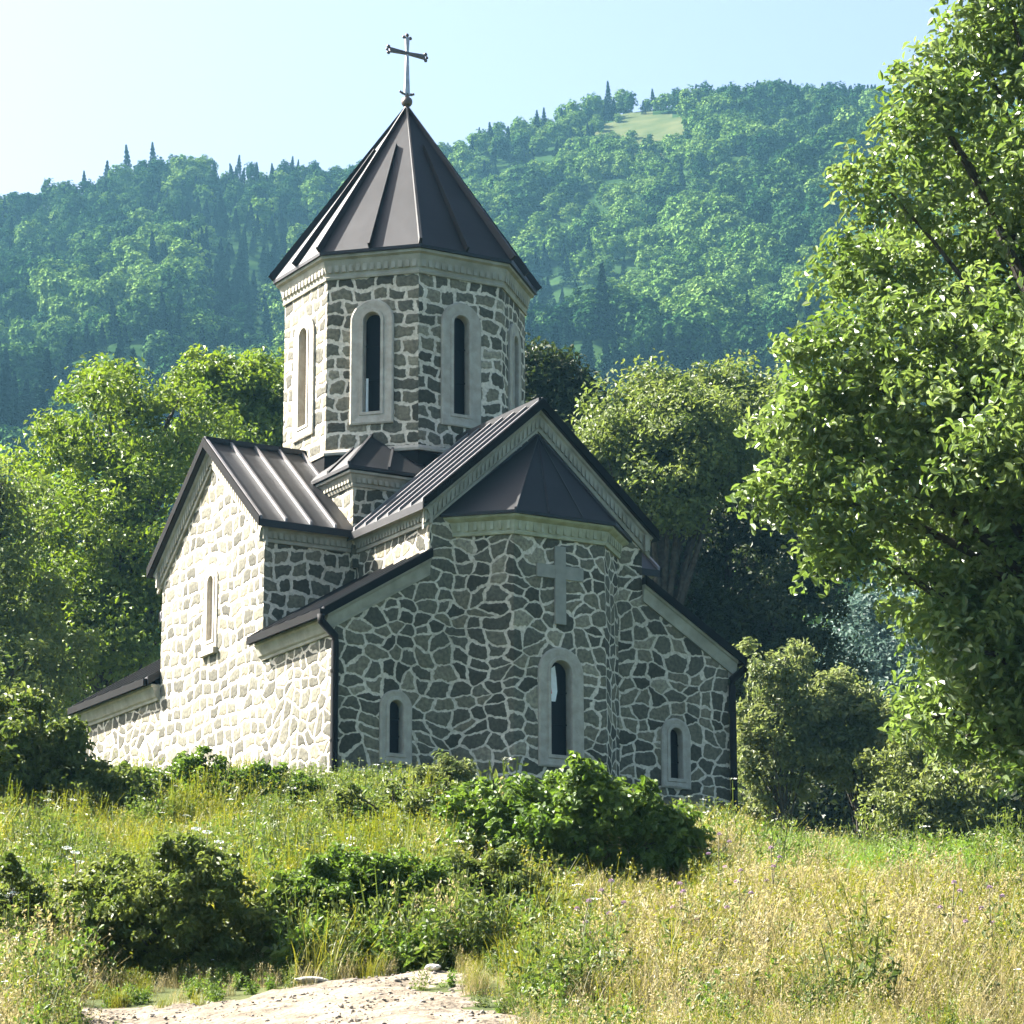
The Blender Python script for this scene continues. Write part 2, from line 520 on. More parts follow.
def window(w, u0, wo, zb, zt, wi, zib, zit, parent, depth=0.19, proud=0.045, bars=True, light_patch=None, glass='glass'):
    """round-headed stone surround with an inner fillet, reveal and dark pane"""
    n = 14
    bm = bmesh.new()
    rings = []
    wm = wi + 0.14; zmb = zib - 0.07; zmt = zit + 0.07
    spec = [(wo, zb, zt, 0.0), (wo, zb, zt, proud), (wo - 0.07, zb + 0.035, zt - 0.035, proud + 0.015),
            (wm + 0.02, zmb - 0.01, zmt + 0.01, proud + 0.002), (wm, zmb, zmt, proud + 0.022), (wi + 0.02, zib - 0.01, zit + 0.01, proud + 0.022), (wi, zib, zit, proud - 0.01), (wi, zib, zit, -depth)]
    for (ww, b, t, d) in spec:
        rings.append([bm.verts.new(w.p(u, z, d)) for u, z in arch_loop(u0, ww, b, t, n)])
    for a, b in zip(rings, rings[1:]):
        k = len(a)
        for i in range(k):
            bm.faces.new((a[i], a[(i + 1) % k], b[(i + 1) % k], b[i]))
    fr = obj_bm('window', bm, M['frame'], parent)
    bm = bmesh.new()
    lp = arch_loop(u0, wi, zib, zit, n)
    bm.faces.new([bm.verts.new(w.p(u, z, -depth + 0.06)) for u, z in lp])
    ri = bmesh.ops.extrude_face_region(bm, geom=list(bm.faces))
    bmesh.ops.translate(bm, verts=[v for v in ri['geom'] if isinstance(v, bmesh.types.BMVert)], vec=w.N * 0.012)
    obj_bm('pane', bm, M[glass], fr)
    if bars:
        h = zit - zib
        for k in (0.34, 0.68):
            bm = bmesh.new()
            box_w(bm, w, u0 - wi / 2, u0 + wi / 2, zib + h * k - 0.014, zib + h * k + 0.014, -depth + 0.075, -depth + 0.10)
            obj_bm('glazing_bar', bm, M['fascia'], fr)
    if light_patch:  # thin pale sheet standing in for light seen in the pane
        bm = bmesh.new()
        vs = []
        for (u, z) in light_patch[0]:
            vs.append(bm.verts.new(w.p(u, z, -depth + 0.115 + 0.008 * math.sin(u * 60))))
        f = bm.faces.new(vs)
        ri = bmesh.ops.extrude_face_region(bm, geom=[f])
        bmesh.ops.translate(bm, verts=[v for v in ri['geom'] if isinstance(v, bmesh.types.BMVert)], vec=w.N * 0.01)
        c = obj_bm('light_patch', bm, M['patch_white'], fr)
        c['label'] = light_patch[1]
        if len(light_patch) > 2:
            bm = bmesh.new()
            vs = [bm.verts.new(w.p(u, z, -depth + 0.145)) for u, z in light_patch[2]]
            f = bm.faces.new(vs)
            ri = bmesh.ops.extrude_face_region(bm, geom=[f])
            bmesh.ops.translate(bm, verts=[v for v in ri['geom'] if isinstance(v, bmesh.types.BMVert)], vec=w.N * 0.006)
            obj_bm('red_patch', bm, M['red'], fr)  # red part of that light, also a thin sheet
    return fr


def box_w(bm, w, u0, u1, z0, z1, d0, d1):
    v = [bm.verts.new(w.p(u, z, d)) for d in (d0, d1) for u, z in ((u0, z0), (u1, z0), (u1, z1), (u0, z1))]
    for f in ((3, 2, 1, 0), (4, 5, 6, 7), (0, 1, 5, 4), (1, 2, 6, 5), (2, 3, 7, 6), (3, 0, 4, 7)):
        bm.faces.new([v[i] for i in f])


def sweep(bm, path, outs, prof, closed=False):
    """profile (out, up) swept along path; outs gives the mitred outward vector of every path point"""
    path = [Vector(p) for p in path]; outs = [Vector(o) for o in outs]
    R = [[bm.verts.new(p + o * a + Vector((0, 0, b))) for a, b in prof] for p, o in zip(path, outs)]
    n = len(path); k = len(prof)
    for i in range(n if closed else n - 1):
        A, B_ = R[i], R[(i + 1) % n]
        for j in range(k):
            try:
                bm.faces.new((A[j], B_[j], B_[(j + 1) % k], A[(j + 1) % k]))
            except ValueError:
                pass
    if not closed:
        bm.faces.new(list(reversed(R[0]))); bm.faces.new(R[-1])
    bmesh.ops.recalc_face_normals(bm, faces=bm.faces)


def pblock(bm, o, a, b, c):
    """parallelepiped from corner o with edges a, b, c"""
    o, a, b, c = (Vector(q) for q in (o, a, b, c))
    v = [bm.verts.new(q) for q in (o, o + a, o + a + b, o + b, o + c, o + a + c, o + a + b + c, o + b + c)]
    for f in ((3, 2, 1, 0), (4, 5, 6, 7), (0, 1, 5, 4), (1, 2, 6, 5), (2, 3, 7, 6), (3, 0, 4, 7)):
        bm.faces.new([v[i] for i in f])


def dentils(bm, p0, p1, out, d, zb, h, w=0.075, gap=0.125, proud=0.035):
    """carved row of little upright leaves along a cornice face"""
    p0 = Vector(p0); p1 = Vector(p1); out = Vector(out).normalized()
    e = p1 - p0; n = max(1, int(e.length / gap))
    for i in range(n):
        q = p0 + e * ((i + 0.5) / n - w / 2 / e.length)
        pblock(bm, q + out * (d - 0.01) + Vector((0, 0, zb)), e.normalized() * w, out * (proud + 0.01), Vector((0, 0, h)))


def octo(R, z):
    return [Vector((R * math.sin(math.radians(-22.5 + 45 * k)), -R * math.cos(math.radians(-22.5 + 45 * k)), z)) for k in range(8)]


NX, EY, WY, AX, TY = 2.42, 5.47, 6.35, 4.45, 2.44     # nave half width, east wall, west wall, aisle outer wall, transept half width
RZ_N, RZ_T = 16.24, 16.15                                # ridges
church = empty('church', (0, 0, 8.4), 'grey rubble stone cross-domed church with black metal roofs and octagonal tower', 'church')
CH = Vector(church.location)


def part(name, bm, mat, parent=church, smooth=False):
    return obj_bm(name, bm, mat, parent, CH, smooth)


_ob = obj_bm


def obj_bm(name, bm, mat, parent=None, offset=None, smooth=False):   # everything in the church is modelled in world space
    if offset is None and parent is not None and (parent is church or parent.parent is church):
        offset = CH
    return _ob(name, bm, mat, parent, offset, smooth)


# --- nave
wE = Wall((0, -EY, 0), (1, 0, 0))
wW = Wall((0, WY, 0), (-1, 0, 0), 31)
gable = [(-NX, Z0), (NX, Z0), (NX, 13.9), (0, 16.0), (-NX, 13.9)]
for w in (wE, wW):
    bm, uv = new_wall_bm()
    wall_face(bm, uv, w, gable)
    part('nave_wall', bm, M['rubble'])
wNS = Wall((-NX, 0, 0), (0, -1, 0), 7.3)
wNN = Wall((NX, 0, 0), (0, 1, 0), 13.1)
for y0, y1 in ((-EY, -TY), (TY, WY)):
    bm, uv = new_wall_bm()
    wall_face(bm, uv, wNS, [(-y1, 11), (-y0, 11), (-y0, 13.9), (-y1, 13.9)])
    part('nave_wall', bm, M['rubble'])
    bm, uv = new_wall_bm()
    wall_face(bm, uv, wNN, [(y0, 11), (y1, 11), (y1, 13.9), (y0, 13.9)])
    part('nave_wall', bm, M['rubble'])

# --- transept
wS = Wall((-AX, 0, 0), (0, -1, 0), 3.0)
wN = Wall((AX, 0, 0), (0, 1, 0), 17.0)
tg = [(-TY, Z0), (TY, Z0), (TY, 13.9), (0, 15.95), (-TY, 13.9)]
TW = dict(u0=0.02, wo=0.62, zb=11.78, zt=13.52, wi=0.26, zib=11.98, zit=13.3)
hole = arch_loop(0.02, 0.60, 11.80, 13.50, 14)
for sx, w in ((-1, wS), (1, wN)):
    bm, uv = new_wall_bm()
    wall_face(bm, uv, w, tg, [hole])
    a, b = (-AX, -NX) if sx < 0 else (NX, AX)
    wall_face(bm, uv, Wall((0, -TY, 0), (1, 0, 0), 0.0), [(a, 8), (b, 8), (b, 13.9), (a, 13.9)])
    wall_face(bm, uv, Wall((0, TY, 0), (-1, 0, 0), 9.0), [(-b, 8), (-a, 8), (-a, 13.9), (-b, 13.9)])
    bmesh.ops.remove_doubles(bm, verts=bm.verts, dist=0.0005)
    part('transept_wall', bm, M['coursed'])
    fr = window(w, parent=church, depth=0.14, bars=False, glass='niche', proud=0.02, **TW)
    bm = bmesh.new()
    box_w(bm, w, -0.34, 0.38, 11.66, 11.775, 0.0, 0.11)
    obj_bm('sill', bm, M['trim'], fr)

# --- aisles
A_LO, A_HI = 11.45, 12.72
for sx in (-1, 1):
    for sy in (-1, 1):
        bm, uv = new_wall_bm()
        yy = -EY if sy < 0 else WY
        if sy < 0:
            we = wE
            if sx < 0: out = [(-AX, Z0), (-NX, Z0), (-NX, A_HI), (-AX, A_LO)]; uw = -3.14
            else: out = [(NX, Z0), (AX, Z0), (AX, A_LO), (NX, A_HI)]; uw = 3.14
            wall_face(bm, uv, we, out, [arch_loop(uw, 0.64, 8.83, 10.16, 14)])
        else:
            we = wW; uw = None
            if sx < 0: out = [(NX, Z0), (AX, Z0), (AX, A_LO), (NX, A_HI)]
            else: out = [(-AX, Z0), (-NX, Z0), (-NX, A_HI), (-AX, A_LO)]
            wall_face(bm, uv, we, out)
        a, b = (-EY, -TY) if sy < 0 else (TY, WY)
        if sx < 0: wall_face(bm, uv, wS, [(-b, Z0), (-a, Z0), (-a, A_LO), (-b, A_LO)])
        else: wall_face(bm, uv, wN, [(a, Z0), (b, Z0), (b, A_LO), (a, A_LO)])
        part('aisle_wall', bm, M['rubble'])
        if uw is not None:
            window(wE, uw, 0.68, 8.80, 10.20, 0.28, 9.00, 10.0, church)
        # roof slab
        ye = -EY - 0.13 if sy < 0 else WY + 0.2
        yi = -TY if sy < 0 else TY
        xl, zl, xh, zh = sx * 4.73, 11.58, sx * NX, 12.97
        bm = bmesh.new()
        pblock(bm, (xl, ye, zl - 0.13), (xh - xl, 0, zh - zl), (0, yi - ye, 0), (0, 0, 0.13))
        nb = 6
        for k in range(nb + 1):
            y = ye + (yi - ye) * k / nb
            if k == nb: y -= 0.06 * np.sign(yi - ye)
            pblock(bm, (xl, y, zl), (xh - xl, 0, zh - zl), (0, 0.045 * np.sign(yi - ye), 0), (0, 0, 0.045))
        bmesh.ops.recalc_face_normals(bm, faces=bm.faces)
        part('aisle_roof', bm, M['roof'])
        # fascia and gutter
        bm = bmesh.new()
        pblock(bm, (xl + sx * 0.002, ye - 0.03 * sy * -1, zl - 0.16), (sx * 0.09, 0, 0), (0, yi - ye, 0), (0, 0, 0.15))
        pblock(bm, (xl, ye + sy * 0.002, zl - 0.15), (xh - xl, 0, zh - zl), (0, sy * 0.03, 0), (0, 0, 0.17))
        bmesh.ops.recalc_face_normals(bm, faces=bm.faces)
        part('gutter', bm, M['fascia'])
        # stone cornice under the eave and under the rake
        prof = [(0, -0.30), (0.05, -0.30), (0.06, -0.25), (0.10, -0.22), (0.17, -0.04), (0.20, -0.02), (0.20, 0.03), (0, 0.03)]
        bm = bmesh.new()
        z1 = 11.43
        sweep(bm, [(sx * AX, yy, z1), (sx * AX, yi, z1)], [(sx, sy * 0.0, 0), (sx, 0, 0)], prof)
        rise = (zh - zl) / (abs(xl) - NX)
        za = zl - 0.14 + (abs(xl) - AX - 0.0) * rise
        zb = zh - 0.14
        prof2 = [(0, -0.34), (0.04, -0.34), (0.05, -0.29), (0.035, -0.28), (0.075, -0.08), (0.11, -0.06), (0.11, -0.005), (0, -0.005)]
        sweep(bm, [(sx * (AX + 0.18), yy, za - 0.18 * rise), (sx * NX, yy, zb)], [(0, sy, 0)] * 2, prof2)
        part('aisle_cornice', bm, M['trim'])

# --- nave and transept roofs with battens
def gable_roof(name, half, ze, zr, a0, a1, axis, nb, skip):
    bm = bmesh.new()
    def P(c, l, z): return (c, l, z) if axis == 'y' else (l, c, z)
    def D(c, l, z): return (c, l, z) if axis == 'y' else (l, c, z)
    th = 0.15
    for sgn in (-1, 1):
        pblock(bm, P(sgn * half, a0, ze - th), D(-sgn * half, 0, zr - ze), D(0, a1 - a0, 0), (0, 0, th))
        nslab = len(bm.faces)
        for k in range(nb + 1):
            l = a0 + (a1 - a0 - 0.05) * k / nb
            if abs(l) < skip: continue
            pblock(bm, P(sgn * half, l, ze), D(-sgn * half, 0, zr - ze), D(0, 0.05, 0), (0, 0, 0.075))
        bm.faces.ensure_lookup_table()
        for f in bm.faces[nslab:]: f.material_index = 1
    # ridge cap
    pblock(bm, P(-0.09, a0 - 0.004, zr - 0.05), D(0.18, 0, 0), D(0, a1 - a0 + 0.008, 0), (0, 0, 0.105))
    bmesh.ops.recalc_face_normals(bm, faces=bm.faces)
    o = part(name, bm, [M['roof'], M['batten']])
    return o


gable_roof('nave_roof', 2.68, 13.87, RZ_N, -EY - 0.21, WY + 0.22, 'y', 26, 2.3)
gable_roof('transept_roof', 2.70, 13.92, RZ_T, -4.68, 4.68, 'x', 17, 2.4)
# dark verge boards along the gables
for sy, y in ((-1, -EY - 0.213), (1, WY + 0.223)):
    for sx in (-1, 1):
        bm = bmesh.new()
        pblock(bm, (sx * 2.69, y, 13.87 - 0.155), (-sx * 2.69, 0, RZ_N - 13.87), (0, sy * 0.03, 0), (0, 0, 0.2))
        bmesh.ops.recalc_face_normals(bm, faces=bm.faces)
        part('verge_board', bm, M['fascia'])
for sx in (-1, 1):
    for sy in (-1, 1):
        bm = bmesh.new()
        pblock(bm, (sx * 4.682, sy * 2.71, 13.92 - 0.155), (0, -sy * 2.71, RZ_T - 13.92), (sx * 0.03, 0, 0), (0, 0, 0.2))
        bmesh.ops.recalc_face_normals(bm, faces=bm.faces)
        part('verge_board', bm, M['fascia'])

# raking cornices, eave cornices
RK = [(0, -0.42), (0.05, -0.42), (0.06, -0.36), (0.035, -0.345), (0.09, -0.09), (0.14, -0.06), (0.14, 0.0), (0, 0.0)]
EV = [(0, -0.34), (0.05, -0.34), (0.06, -0.28), (0.035, -0.27), (0.11, -0.09), (0.19, -0.07), (0.19, 0.0), (0, 0.0)]
sl_n = (RZ_N - 13.87) / 2.68
for sy, y in ((-1, -EY), (1, WY)):
    bm = bmesh.new()
    zc = RZ_N - 0.165
    xf = 2.58
    sweep(bm, [(-xf, y, zc - sl_n * xf), (0, y, zc), (xf, y, zc - sl_n * xf)], [(0, sy, 0)] * 3, RK)
    for sx in (-1, 1):
        dentils(bm, (sx * xf, y, zc - sl_n * xf), (0, y, zc), (0, sy, 0), 0.055, -0.31, 0.19)
    part('raking_cornice', bm, M['trim'])
for sx in (-1, 1):
    for y0, y1 in ((-EY - 0.14, -TY), (TY, WY + 0.14)):
        bm = bmesh.new()
        sweep(bm, [(sx * NX, y0, 13.83), (sx * NX, y1, 13.83)], [(sx, 0, 0)] * 2, EV)
        dentils(bm, (sx * NX, y0, 13.83), (sx * NX, y1, 13.83), (sx, 0, 0), 0.055, -0.26, 0.14)
        part('eave_cornice', bm, M['trim'])
sl_t = (RZ_T - 13.92) / 2.70
for sx in (-1, 1):
    bm = bmesh.new()
    zc = RZ_T - 0.165
    yf = 2.60
    sweep(bm, [(sx * AX, -yf, zc - sl_t * yf), (sx * AX, 0, zc), (sx * AX, yf, zc - sl_t * yf)], [(sx, 0, 0)] * 3, RK)
    for sy in (-1, 1):
        dentils(bm, (sx * AX, sy * yf, zc - sl_t * yf), (sx * AX, 0, zc), (sx, 0, 0), 0.055, -0.31, 0.19)
    part('raking_cornice', bm, M['trim'])
    for sy in (-1, 1):
        bm = bmesh.new()
        sweep(bm, [(sx * (AX + 0.14), sy * TY, 13.86), (sx * NX, sy * TY, 13.86)], [(0, sy, 0)] * 2, EV)
        dentils(bm, (sx * AX, sy * TY, 13.86), (sx * NX, sy * TY, 13.86), (0, sy, 0), 0.055, -0.26, 0.14)
        part('eave_cornice', bm, M['trim'])

# --- apse: three faces of an octagon
AP = [Vector((-1.84, -EY, 0)), Vector((-1.02, -6.27, 0)), Vector((1.02, -6.27, 0)), Vector((1.84, -EY, 0))]
bm, uv = new_wall_bm()
off = -1.84
apse_walls = []
for a, b in zip(AP, AP[1:]):
    w = Wall(a, b - a, off); L_ = (b - a).length
    apse_walls.append((w, L_))
    holes = []
    if abs(a.x + 1.02) < 0.01:
        holes = [arch_loop(L_ / 2, 0.96, 8.88, 11.16, 14)]
    wall_face(bm, uv, w, [(0, Z0), (L_, Z0), (L_, 13.6), (0, 13.6)], holes)
    off += L_ + 0.0
part('apse_wall', bm, M['rubble'])
w, L_ = apse_walls[1]
u = L_ / 2
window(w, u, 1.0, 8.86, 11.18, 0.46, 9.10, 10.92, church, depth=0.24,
       light_patch=([(u - 0.215, 10.15), (u - 0.04, 10.15), (u + 0.01, 10.35), (u - 0.01, 10.62), (u - 0.05, 10.84), (u - 0.215, 10.72)],
                'white patch standing in for light in the apse window',
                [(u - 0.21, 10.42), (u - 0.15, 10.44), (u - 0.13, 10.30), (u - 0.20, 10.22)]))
bm = bmesh.new()
box_w(bm, w, u - 0.12, u + 0.12, 11.63, 13.16, 0.0, 0.05)
box_w(bm, w, u - 0.52, u - 0.12, 12.52, 12.78, 0.0, 0.045)
box_w(bm, w, u + 0.12, u + 0.52, 12.52, 12.78, 0.0, 0.045)
part('relief_cross', bm, noise_mat('relief_stone', (0.20, 0.19, 0.16), (0.26, 0.25, 0.21), 6, 0.9, 0.006))
def mitre_open(path, e0, e1):
    outs = []
    n = len(path)
    nr = []
    for a, b in zip(path, path[1:]):
        d = (b - a).normalized(); nr.append(Vector((d.y, -d.x, 0)))
    for i in range(n):
        if i == 0: outs.append(e0(nr[0]))
        elif i == n - 1: outs.append(e1(nr[-1]))
        else:
            m_ = (nr[i - 1] + nr[i]); outs.append(m_ / (1 + nr[i - 1].dot(nr[i])))
    return outs


APW = [p + Vector((0, 0, 13.66)) for p in AP]
po = mitre_open(APW, lambda n: Vector((n.x + n.y * n.y / n.x * 1.0 if abs(n.x) > .01 else n.x, 0, 0)) if False else Vector((-1.33, 0, 0)), lambda n: Vector((1.33, 0, 0)))
bm = bmesh.new()
sweep(bm, APW, po, [(0, -0.36), (0.05, -0.36), (0.065, -0.31), (0.05, -0.29), (0.10, -0.10), (0.19, -0.05), (0.21, -0.03), (0.21, 0.0), (0, 0.0)])
for a, b in zip(APW, APW[1:]):
    d = (b - a).normalized()
    dentils(bm, a, b, (d.y, -d.x, 0), 0.07, -0.27, 0.17, w=0.06, gap=0.16, proud=0.03)
part('apse_cornice', bm, M['apse_trim'])
bm = bmesh.new()
base = [p + o * 0.27 for p, o in zip(APW, po)]
top = Vector((0, -EY - 0.02, 15.56))
bv = [bm.verts.new(p) for p in base]
bv2 = [bm.verts.new(p + Vector((0, 0, 0.06))) for p in base]
tv = bm.verts.new(top)
bb = bm.verts.new((0, -EY - 0.02, 13.66))
for i in range(3):
    bm.faces.new((bv[i], bv[i + 1], bv2[i + 1], bv2[i]))
    bm.faces.new((bv2[i], bv2[i + 1], tv))
    bm.faces.new((bv[i + 1], bv[i], bb))
for p in bv2:
    d = tv.co - p.co; sd = d.cross(Vector((0, 0, 1))).normalized()
    pblock(bm, p.co - sd * 0.025 + Vector((0, 0, -0.0)), d, sd * 0.05, (0, 0, 0.05))
q = (bv2[1].co + bv2[2].co) / 2
for k in (0.33, 0.67):
    q = bv2[1].co.lerp(bv2[2].co, k); d = tv.co - q; sd = d.cross(Vector((0, 0, 1))).normalized()
    pblock(bm, q - sd * 0.02, d, sd * 0.04, (0, 0, 0.04))
bmesh.ops.recalc_face_normals(bm, faces=bm.faces)
part('apse_roof', bm, M['roof'])

# --- pedestal under the tower
PS_ = 2.56
bm, uv = new_wall_bm()
for k in range(4):
    a = k * PI / 2
    U = Vector((math.cos(a), math.sin(a), 0)); Nn = Vector((math.sin(a), -math.cos(a), 0))
    wl = Wall(Nn * PS_ - U * PS_, U, 50 + 7 * k)
    wall_face(bm, uv, wl, [(0, 13.2), (2 * PS_, 13.2), (2 * PS_, 15.2), (0, 15.2)])
part('pedestal_wall', bm, M['coursed'])
bm = bmesh.new()
cs = [Vector((-PS_, -PS_, 15.16)), Vector((PS_, -PS_, 15.16)), Vector((PS_, PS_, 15.16)), Vector((-PS_, PS_, 15.16))]
ou = [Vector((-1, -1, 0)), Vector((1, -1, 0)), Vector((1, 1, 0)), Vector((-1, 1, 0))]
sweep(bm, cs, ou, [(0, -0.30), (0.04, -0.30), (0.055, -0.25), (0.04, -0.23), (0.12, -0.07), (0.17, -0.05), (0.17, 0.0), (0, 0.0)], closed=True)
for i in range(4):
    d = (cs[(i + 1) % 4] - cs[i]).normalized()
    dentils(bm, cs[i], cs[(i + 1) % 4], (d.y, -d.x, 0), 0.06, -0.22, 0.13)
part('pedestal_cornice', bm, M['trim'])
for sx in (-1, 1):
    for sy in (-1, 1):
        bm = bmesh.new()
        e = 2.78; z = 15.18
        C0 = Vector((sx * e, sy * e, z)); B0 = Vector((sx * 0.95, sy * e, z)); A0 = Vector((sx * e, sy * 0.95, z)); P0 = Vector((sx * 1.62, sy * 1.62, 16.28))
        P1 = Vector((sx * 0.8, sy * 1.62, 16.28)); P2 = Vector((sx * 1.62, sy * 0.8, 16.28))
        up = Vector((0, 0, 0.07))
        v = {n: bm.verts.new(p) for n, p in dict(C=C0, B=B0, A=A0, c=C0 + up, b=B0 + up, a=A0 + up, p=P0, q=P1, r=P2).items()}
        for f in ('CBbc', 'ACca', 'cbqp', 'acpr', 'BCA'):
            bm.faces.new([v[k] for k in f])
        for q0, q1 in ((C0 + up, P0), ((C0 + B0) / 2 + up, (P0 + P1) / 2 + Vector((-sx * 0.1, 0, 0))), ((C0 + A0) / 2 + up, (P0 + P2) / 2)):
            d = q1 - q0; sd = d.cross(Vector((0, 0, 1))).normalized()
            pblock(bm, q0 - sd * 0.025, d, sd * 0.05, (0, 0, 0.06))
        bmesh.ops.recalc_face_normals(bm, faces=bm.faces)
        part('pedestal_roof', bm, M['roof'])

# --- drum
AP_D = 2.40
RD = AP_D / math.cos(PI / 8)
fw = 2 * AP_D * math.tan(PI / 8)
bm, uv = new_wall_bm()
oc = octo(RD, 0)
dw = []
for k in range(8):
    a, b = oc[k], oc[(k + 1) % 8]
    w = Wall(a, b - a, 70 + fw * k)
    dw.append(w)
    wall_face(bm, uv, w, [(0, 15.2), (fw, 15.2), (fw, 19.8), (0, 19.8)], [arch_loop(fw / 2, 0.88, 16.52, 19.12, 14)])
part('drum_wall', bm, M['coursed'])
for k, w in enumerate(dw):
    cu = None  # one window gets a pale strip in place of light inside
    u = fw / 2
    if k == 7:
        cu = ([(u - 0.165, 16.78), (u - 0.11, 16.78), (u - 0.11, 17.5), (u - 0.165, 17.5)], 'pale strip standing in for light in the tower window')
    window(w, u, 0.94, 16.48, 19.16, 0.36, 16.75, 18.88, church, depth=0.22, light_patch=cu)
bm = bmesh.new()
o1 = [Vector((p.x / RD, p.y / RD, 0)) * (1 / math.cos(PI / 8)) for p in oc]
sweep(bm, [p + Vector((0, 0, 15.92)) for p in oc], o1, [(0, -0.05), (0.05, -0.05), (0.06, 0.0), (0.03, 0.06), (0, 0.06)], closed=True)
part('drum_base_moulding', bm, M['frame'])
bm = bmesh.new()
sweep(bm, [p + Vector((0, 0, 15.86)) for p in oc], o1, [(0.002, -0.5), (0.035, -0.5), (0.025, 0.0), (0.002, 0.0)], closed=True)
part('flashing', bm, M['fascia'])
bm = bmesh.new()
ocz = [p + Vector((0, 0, 20.16)) for p in oc]
sweep(bm, ocz, o1, [(0, -0.50), (0.04, -0.50), (0.055, -0.45), (0.035, -0.43), (0.035, -0.38), (0.05, -0.36), (0.12, -0.10), (0.19, -0.07), (0.19, 0.0), (0, 0.0)], closed=True)
for i in range(8):
    a, b = ocz[i], ocz[(i + 1) % 8]
    d = (b - a).normalized()
    dentils(bm, a, b, (d.y, -d.x, 0), 0.06, -0.36, 0.24, w=0.085, gap=0.15, proud=0.03)
part('drum_cornice', bm, M['trim'])

# --- tower roof: eight sheets, battens on hips and down the middle of each sheet
bm = bmesh.new()
RR = 2.86
oe = octo(RR, 20.15); oe2 = octo(RR, 20.22)
tip = Vector((0, 0, 24.32))
a = [bm.verts.new(p) for p in oe]; b = [bm.verts.new(p) for p in oe2]; tv = bm.verts.new(tip)
cv = bm.verts.new((0, 0, 20.15))
for i in range(8):
    j = (i + 1) % 8
    bm.faces.new((a[i], a[j], b[j], b[i])); bm.faces.new((b[i], b[j], tv)); bm.faces.new((a[j], a[i], cv))
bmesh.ops.recalc_face_normals(bm, faces=bm.faces)
nb0 = len(bm.faces)
def taper_batten(bm, p, q, nrm, w, h):
    d = (q - p).normalized(); sd = d.cross(nrm).normalized()
    r0 = [p - sd * w, p + sd * w, p + sd * w * 0.8 + nrm * h, p - sd * w * 0.8 + nrm * h]
    r1 = [q - sd * w * 0.5, q + sd * w * 0.5, q + sd * w * 0.4 + nrm * h * 0.6, q - sd * w * 0.4 + nrm * h * 0.6]
    v0 = [bm.verts.new(x) for x in r0]; v1 = [bm.verts.new(x) for x in r1]
    for i in range(4):
        bm.faces.new((v0[i], v0[(i + 1) % 4], v1[(i + 1) % 4], v1[i]))
    bm.faces.new(v0[::-1]); bm.faces.new(v1)
for i in range(8):
    p = oe2[i]
    o_ = Vector((p.x, p.y, 0)).normalized()
    nrm = Vector((o_.x * 4.1, o_.y * 4.1, RR)).normalized()
    taper_batten(bm, p, tip - Vector((0, 0, 0.05)), nrm, 0.035, 0.14)
    m_ = (oe2[i] + oe2[(i + 1) % 8]) / 2
    o_ = Vector((m_.x, m_.y, 0)).normalized()
    nrm = Vector((o_.x * 4.1, o_.y * 4.1, 2.64)).normalized()
    taper_batten(bm, m_, m_.lerp(tip, 0.72), nrm, 0.028, 0.13)
bmesh.ops.recalc_face_normals(bm, faces=bm.faces)
for f in bm.faces: f.material_index = 0
bm.faces.ensure_lookup_table()
part('tower_roof', bm, [M['roof']])

# --- cross on the tower
bm = bmesh.new()
bmesh.ops.create_uvsphere(bm, u_segments=20, v_segments=12, radius=0.125, matrix=Matrix.Translation((0, 0, 24.46)))
bmesh.ops.create_cone(bm, segments=16, radius1=0.10, radius2=0.045, depth=0.24, cap_ends=True, matrix=Matrix.Translation((0, 0, 24.28)))
bmesh.ops.create_cone(bm, segments=12, radius1=0.05, radius2=0.035, depth=0.1, cap_ends=True, matrix=Matrix.Translation((0, 0, 24.61)))
tc = part('tower_cross', bm, M['ball'], smooth=True)
bm = bmesh.new()
def plate(bm, pts, y0, y1):
    A = [bm.verts.new((x, y0, z)) for x, z in pts]; Bv = [bm.verts.new((x, y1, z)) for x, z in pts]
    bm.faces.new(A); bm.faces.new(Bv[::-1])
    for i in range(len(pts)):
        j = (i + 1) % len(pts); bm.faces.new((A[j], A[i], Bv[i], Bv[j]))
cz = 25.60
plate(bm, [(-0.065, 24.62), (0.065, 24.62), (0.03, cz - 0.03), (-0.03, cz - 0.03)], -0.025, 0.025)
plate(bm, [(-0.03, cz - 0.028), (0.03, cz - 0.028), (0.05, 25.98), (-0.05, 25.98)], -0.023, 0.023)
bmesh.ops.recalc_face_normals(bm, faces=bm.faces)
obj_bm('shaft', bm, M['iron'], tc)
bm = bmesh.new()
for sx in (-1, 1):
    plate(bm, [(sx * 0.0, cz - 0.03), (sx * 0.44, cz - 0.055), (sx * 0.44, cz + 0.055), (sx * 0.0, cz + 0.03)], -0.028, 0.028)
bmesh.ops.recalc_face_normals(bm, faces=bm.faces)
obj_bm('crossbar', bm, M['ball'], tc)
for trio in ([(-0.50, cz, 0.035), (-0.465, cz + 0.07, 0.045), (-0.465, cz - 0.07, 0.045)], [(0.50, cz, 0.035), (0.465, cz + 0.07, 0.045), (0.465, cz - 0.07, 0.045)],
             [(-0.08, 25.97, 0.042), (0.08, 25.97, 0.042), (0, 26.03, 0.045)], [(-0.16, 24.67, 0.032), (-0.11, 24.65, 0.038), (-0.06, 24.64, 0.036)], [(0.16, 24.67, 0.032), (0.11, 24.65, 0.038), (0.06, 24.64, 0.036)]):
    bm = bmesh.new()
    for x, z, r_ in trio:
        bmesh.ops.create_uvsphere(bm, u_segments=10, v_segments=6, radius=r_, matrix=Matrix.Translation((x, 0, z)) @ Matrix.Diagonal((1, 0.6, 1, 1)))
    obj_bm('finial', bm, M['ball'], tc, smooth=True)

